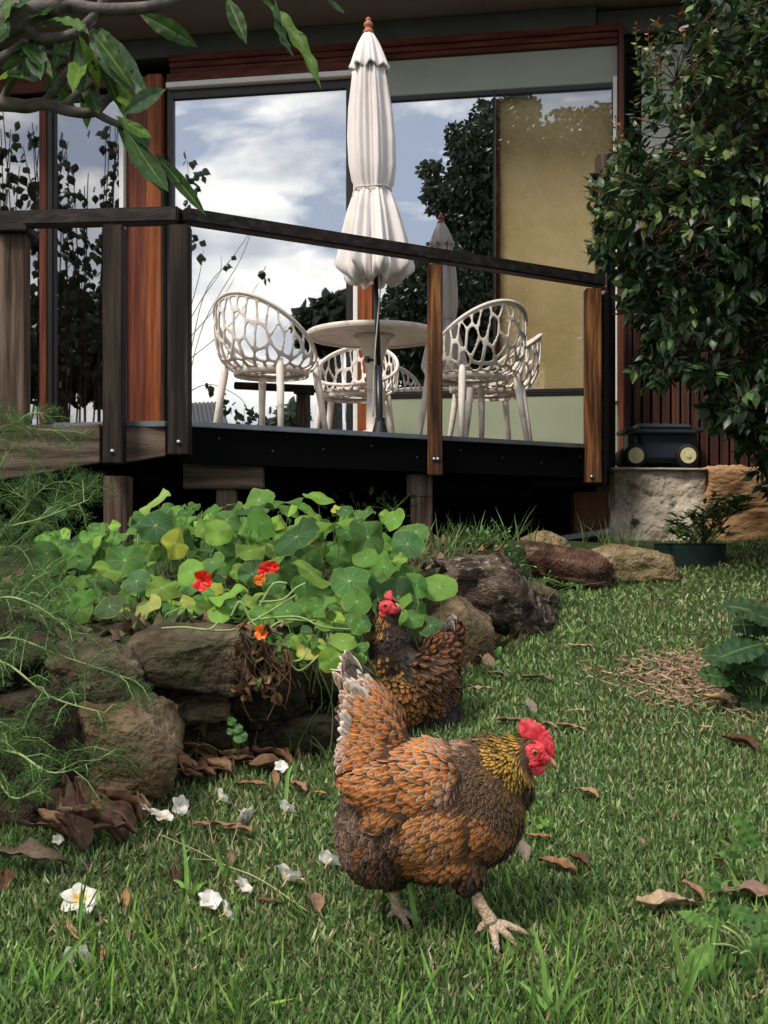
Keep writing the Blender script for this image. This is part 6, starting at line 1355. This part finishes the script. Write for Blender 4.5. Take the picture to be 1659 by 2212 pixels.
# second hen -----------------------------------------------------------
g = Hen((900, 1590), 3.3, 'darker brown laced hen standing behind, head up, against the rocks')
base = g.lump('body', [(843,1318,0,24,27,19,-8),(836,1350,0,25,42,24,0),(840,1395,0,40,52,42,0),(850,1440,0,54,62,54,0),(862,1490,0,69,86,70,0),(905,1505,40,74,80,72,0),(945,1500,75,56,68,62,0),(955,1555,85,50,52,58,0),(915,1550,50,70,52,66,0),(955,1425,95,46,48,42,20),(978,1395,118,26,42,24,12)], 4)
SE2 = [(838,1298,-.5,.8,0,'b_hack'),(818,1320,-.1,1,0,'b_gold'),(812,1345,-.1,1,0,'b_gold'),(825,1352,0,1,0,'b_gold'),(845,1355,.1,1,0,'b_hack'),(850,1375,.15,1,0,'b_hack'),(830,1380,0,1,0,'b_hack'),(815,1390,-.1,1,0,'b_hack'),(865,1390,.3,1,0,'b_hack'),(825,1410,0,1,0,'b_hack'),(850,1410,.1,1,0,'b_hack'),(880,1415,.5,.8,0,'b_silver'),(895,1430,.6,.7,0,'b_silver'),(872,1440,.4,.9,0,'b_hack'),
 (815,1430,-.1,1,0,'b_spot'),(840,1435,0,1,0,'b_spot'),(810,1460,0,1,0,'b_spot'),(840,1465,.1,1,0,'b_spot'),(860,1465,.2,1,0,'b_spot'),(825,1495,.1,1,0,'b_spot'),(850,1500,.3,1,0,'b_orange'),(885,1490,.5,.9,0,'b_orange'),(870,1530,.5,.9,0,'b_orange'),(900,1540,.6,.8,0,'b_orange'),(920,1520,.7,.7,0,'b_orange'),(840,1530,.2,1,0,'b_spot'),(860,1565,.4,.9,0,'b_orange'),(900,1570,.5,.9,0,'b_grey'),(930,1560,.5,.8,0,'b_grey'),(960,1540,.6,.7,0,'b_grey'),(985,1560,.4,.8,0,'b_grey'),(950,1590,.3,1,0,'b_grey'),
 (905,1450,.8,.5,0,'b_back'),(940,1460,.9,.4,0,'b_back'),(920,1400,.9,.1,.2,'b_back'),(950,1395,.8,-.3,.3,'b_back'),(975,1380,.5,-.7,.3,'b_back'),(980,1410,.7,.1,.3,'b_back'),(985,1440,.6,.5,.3,'b_back'),(960,1430,.8,.2,.3,'b_back'),(985,1480,.4,.9,.2,'b_hack'),(990,1510,.4,.9,.2,'b_hack')]
def face_out2(q): return ((((q[:, 0]-848)/20)**2+((q[:, 1]-1320)/20)**2 < 1)&(q[:, 2] < 12))|(q[:, 0] > 861)&(q[:, 1] < 1335)
g.coat('body', base, [g.feathers(base, SE2, 90000, .27, face_out2)], g.root, 'under')
wb = g.lump('wing', [(928,1465,-22,62,40,26,-30,25),(955,1500,10,42,24,16,-42,30),(905,1440,-20,36,28,22,-20,20)], 4)
g.coat('wing', wb, [g.feathers(wb, [(900,1430,.8,.5,.2,'b_back'),(930,1450,.85,.6,.3,'b_wing'),(960,1490,.8,.7,.3,'b_wing'),(920,1480,.7,.7,.2,'b_wing'),(950,1530,.8,.6,.3,'b_wing'),(980,1520,.8,.7,.3,'b_wing')], 12000, .36)], g.root, 'under')
quills(g, (972,1410), [(968,1350,105),(975,1338,112),(984,1332,118),(992,1337,124),(998,1346,128),(996,1362,120),(985,1345,100),(975,1352,96),(992,1375,130),(1004,1395,135),(1002,1410,138)], 'b_tail', 22, 100, g.root)
g.plate('comb', [(830,1292),(828,1286),(834,1279),(840,1274),(846,1275),(849,1280),(847,1287),(853,1292),(858,1300),(862,1308),(855,1312),(845,1306),(836,1298)], -2, 13, M['red'])
fb = g.lump('face', [(836,1311,-17,18,16,9,0),(846,1315,-12,17,14,14,0),(846,1311,4,16,13,11,0),(853,1311,-3,9,8,9,0)], 1.6, 3)
for v in fb.vertices: v.co += v.normal*noise.noise(v.co*260)*1.6*g.S
link('face', fb, g.root, [M['red']])
g.plate('wattle', [(817,1318),(824,1322),(833,1320),(836,1328),(831,1334),(824,1333),(818,1327)], -19, 6, M['red']); g.plate('wattle', [(832,1322),(842,1318),(849,1320),(848,1329),(842,1335),(835,1333)], -13, 7, M['red'])
e_ = g.lump('eye', [(831.5,1305.5,-25.5,4.4,4.0,3,0)], .6, 1); eo = link('eye', e_, g.root, [M['iris']]); pe = g.lump('pupil', [(831.5,1305.5,-27.6,2.4,2.3,1.6,0)], .4, 1); link('pupil', pe, eo, [M['pupil']])
bk_ = MB(); bk_.tube([g.P(x_, y_, -14) for x_, y_ in ((851,1309),(858,1310),(864,1313),(870,1318),(872,1321))], np.array([8,7.5,5.5,2,.4])*g.S, 12); bk_.tube([g.P(x_, y_, -14) for x_, y_ in ((851,1316),(858,1317),(864,1319))], np.array([4,3,1])*g.S, 8); g.mesh('beak', bk_, M['beak'])
leg(g, (880,1580), (885,1625), 10, [(860,1650,-25),(880,1655,-35),(905,1650,-30)], (890,1645,20), 9, 6, 4.5); leg(g, (940,1590), (945,1625), 60, [(920,1645,-25),(940,1652,-35),(965,1645,-25)], (950,1640,20), 9, 6, 4.5)

# ------------------------------------------------------------------ the garden behind the camera, seen mirrored in the glass
def vm(x, y, d): return mirror(at(x, y, d))       # a point seen mirrored at (x, y), at mirrored distance d
def gum(label, name, blobs, trunk, leaf, n_leaf, pal, d, spread_d):
    base = vm(trunk[0][0], trunk[0][1], d); base.z = float(ground(base.x, base.y)); r = empty(name, base, label, 'tree', 'garden trees behind the camera'); O = []
    tot = sum(b[2]*b[3] for b in blobs)
    for (x_, y_, rx, ry) in blobs:
        k = int(n_leaf*rx*ry/tot); c_ = rng.normal(0, .62, (max(3, k//24), 2)); 
        for i in range(k):
            cc_ = c_[rng.integers(len(c_))]; u, v = cc_+rng.normal(0, .10, 2)
            if u*u+v*v > 1.3: continue
            O.append(tuple(vm(x_+u*rx, y_+v*ry, d+rng.normal(0, spread_d))))
    O = np.array(O); n_ = len(O); X, Y, Z = frames(rng.normal(0, 1, (n_, 3))-[0,0,.7], rng.normal(0, 1, (n_, 3)), 0); Lg = leaf*rng.uniform(.6, 1.3, (n_, 1))
    scatter('crown', grid_tmpl([.2,1,.9,.1], .1, -.1), O, X*Lg*.28, Y*Lg, Z*Lg, M['leafy'], pickcol(n_, pal, [1]*len(pal)), parent=r)
    mb = MB(); ps = [base]+[vm(a, b, d) for a, b in trunk[1:]]; ps = resample(ps, 4); mb.tube(ps, [.28*(1-.8*i/(len(ps)-1)) for i in range(len(ps))], 8)
    for (x_, y_, rx, ry) in blobs: mb.tube([ps[min(len(ps)-1, int(rng.integers(len(ps)//3, len(ps))))], vm(x_, y_, d)], [.08, .03], 5)
    mb.build('trunk', M['bark'], r, smooth=True)
DKG = [(.012,.022,.010),(.02,.035,.014),(.03,.045,.02)]
gum('tall dark gum tree with added low foliage behind the camera mirrored in the right pane', 'gum_tree', [(1120,780,70,90),(1200,800,90,70),(1290,800,70,70),(1250,720,90,60),(1020,330,45,60),(1050,270,35,50),(985,420,45,60),(1030,440,60,80),(1045,560,60,90),(940,420,28,40),(930,360,22,22),(985,300,25,30),(1110,300,60,60),(1160,380,90,90),(1150,520,110,110),(1250,420,90,110),(1270,560,90,110),(1120,250,50,45),(1230,290,70,50),(1010,500,60,60),(1055,380,30,110),(1200,650,130,90),(1060,680,50,90),(1300,300,50,70)], [(1090,1150),(1080,700),(1060,450),(1040,330)], .14, 110000, DKG, 27, 1.2)  # lowest clumps added to block bright sky reflected over the ochre wall
gum('low dark hedge tree behind the camera mirrored beside the umbrella foot', 'hedge_tree', [(880,640,40,40),(920,580,38,34),(960,540,30,30),(860,690,45,50),(930,650,60,70),(990,620,50,70),(900,730,80,60),(1000,720,70,80),(960,790,110,60),(1060,760,60,90)], [(930,1150),(930,800),(940,650)], .11, 55000, DKG, 21, .8)
gum('small palm like tree behind the camera mirrored above the left chair', 'garden_tree', [(690,690,35,16),(720,665,22,20),(735,650,10,14),(700,715,40,20),(745,700,14,30),(668,692,16,8)], [(715,1150),(715,800),(715,690)], .30, 1500, DKG, 17, .3)
gum('low clipped hedge mirrored in the left panes', 'hedge_tree', [(30,720,110,70),(150,700,110,70),(240,720,90,60),(60,800,140,60),(200,800,120,60),(-80,760,100,100)], [(120,1150),(120,860),(120,760)], .14, 15000, DKG, 15, .3)
gum('misty shrub mirrored low between the chair legs', 'hedge_tree', [(625,900,28,20),(650,890,18,14),(590,915,20,10)], [(630,1150),(630,950),(630,910)], .2, 800, [(.12,.16,.10)], 24, .3)
# tall shrub left of the deck whose stems are mirrored in the panes
sb = empty('tall_stemmed_shrub', (-4.2, 6.6, .7), 'tall thin stemmed shrub left of the deck mirrored in the glass', 'shrub'); mb = MB(); Os, Ls = [], []
def mstem(pts, d, r_, leaves):
    ps = resample([vm(x_, y_, d) for x_, y_ in pts], 6); mb.tube(ps, [r_*(1-.6*i/(len(ps)-1)) for i in range(len(ps))], 5)
    for (x_, y_, n_, s_) in leaves:
        for _ in range(n_): Os.append(tuple(vm(x_+rng.normal(0, s_), y_+rng.normal(0, s_), d+rng.normal(0, .1)))); Ls.append(.10)
for k in range(34):
    x0 = rng.uniform(-90, 262); x1 = x0+rng.normal(0, 34); top = rng.uniform(215, 420)
    mstem([(x0, 960), ((x0*2+x1)/3+rng.normal(0,8), 700), ((x0+x1)/2, 500), (x1, top)], 11.0+rng.uniform(-.5,.5), .011, [(x0+(x1-x0)*t+rng.normal(0,10), 900-(900-top)*t, 4, 12) for t in rng.uniform(.12, 1, 9)])
mstem([(395,990),(402,700),(412,500),(405,345)], 12.5, .008, [(410,345,5,7),(428,372,5,6),(415,400,6,8),(400,430,7,9),(425,525,4,6),(435,550,3,6),(405,380,3,5)])
for pts, lv_ in (([(400,860),(440,700),(520,560),(552,470)],[(492,572,3,4)]),([(402,820),(440,640),(500,560),(540,505)],[]),([(405,780),(500,700),(560,610)],[(567,585,4,6),(572,600,2,4)]),([(405,700),(440,640),(475,590),(478,555)],[(500,555,1,1)]),([(400,850),(455,830),(520,860),(540,900)],[(455,830,3,6),(480,850,2,3)]),([(404,690),(430,600),(440,540)],[]),([(400,740),(470,660),(508,600)],[]),([(480,990),(520,930),(530,880)],[(505,880,8,12),(535,890,10,12),(560,905,8,10),(605,885,4,6),(520,900,8,10)])): mstem(pts, 12.5, .006, lv_)
O = np.array(Os); n = len(O); Yv = rng.normal(0, .7, (n, 3))+[0,0,-.8]; X, Y, Z = frames(Yv, np.tile([-.1,1,.1],(n,1)), .5); Lg = np.array(Ls)[:, None]*rng.uniform(.6,1.3,(n,1))
scatter('foliage', LT, O, X*Lg*.38, Y*Lg, Z*Lg, M['leafy'], pickcol(n, [(.03,.04,.022),(.06,.075,.04)], [1,1]), parent=sb); mb.build('stems', M['twig'], sb, smooth=True)
# corrugated roof of a neighbour's shed, mirrored low in the left pane
sh = empty('shed', vm(430, 1000, 22), 'neighbouring shed with dark corrugated roof mirrored low in the left pane', 'shed')
a, b, c_, d_ = vm(300,872,22), vm(482,868,22), vm(500,930,19.5), vm(290,930,19.5); mb = MB(); n_ = 40; vs = []
for i in range(n_+1):
    t = i/n_; p = a.lerp(b, t); q = d_.lerp(c_, t); o_ = Vector((0,0,.03*(i % 2))); vs += [p+o_, q+o_]
mb.add(vs, [(2*i, 2*i+2, 2*i+3, 2*i+1) for i in range(n_)]); mb.build('roof', M['roofs'], sh)
mb = MB(); zz = -.4; pts_ = [d_, c_, b, a]; slab(mb, [(p.x*1.0, p.y) for p in pts_], zz, d_.z-.1); mb.build('wall', M['brick'], sh)
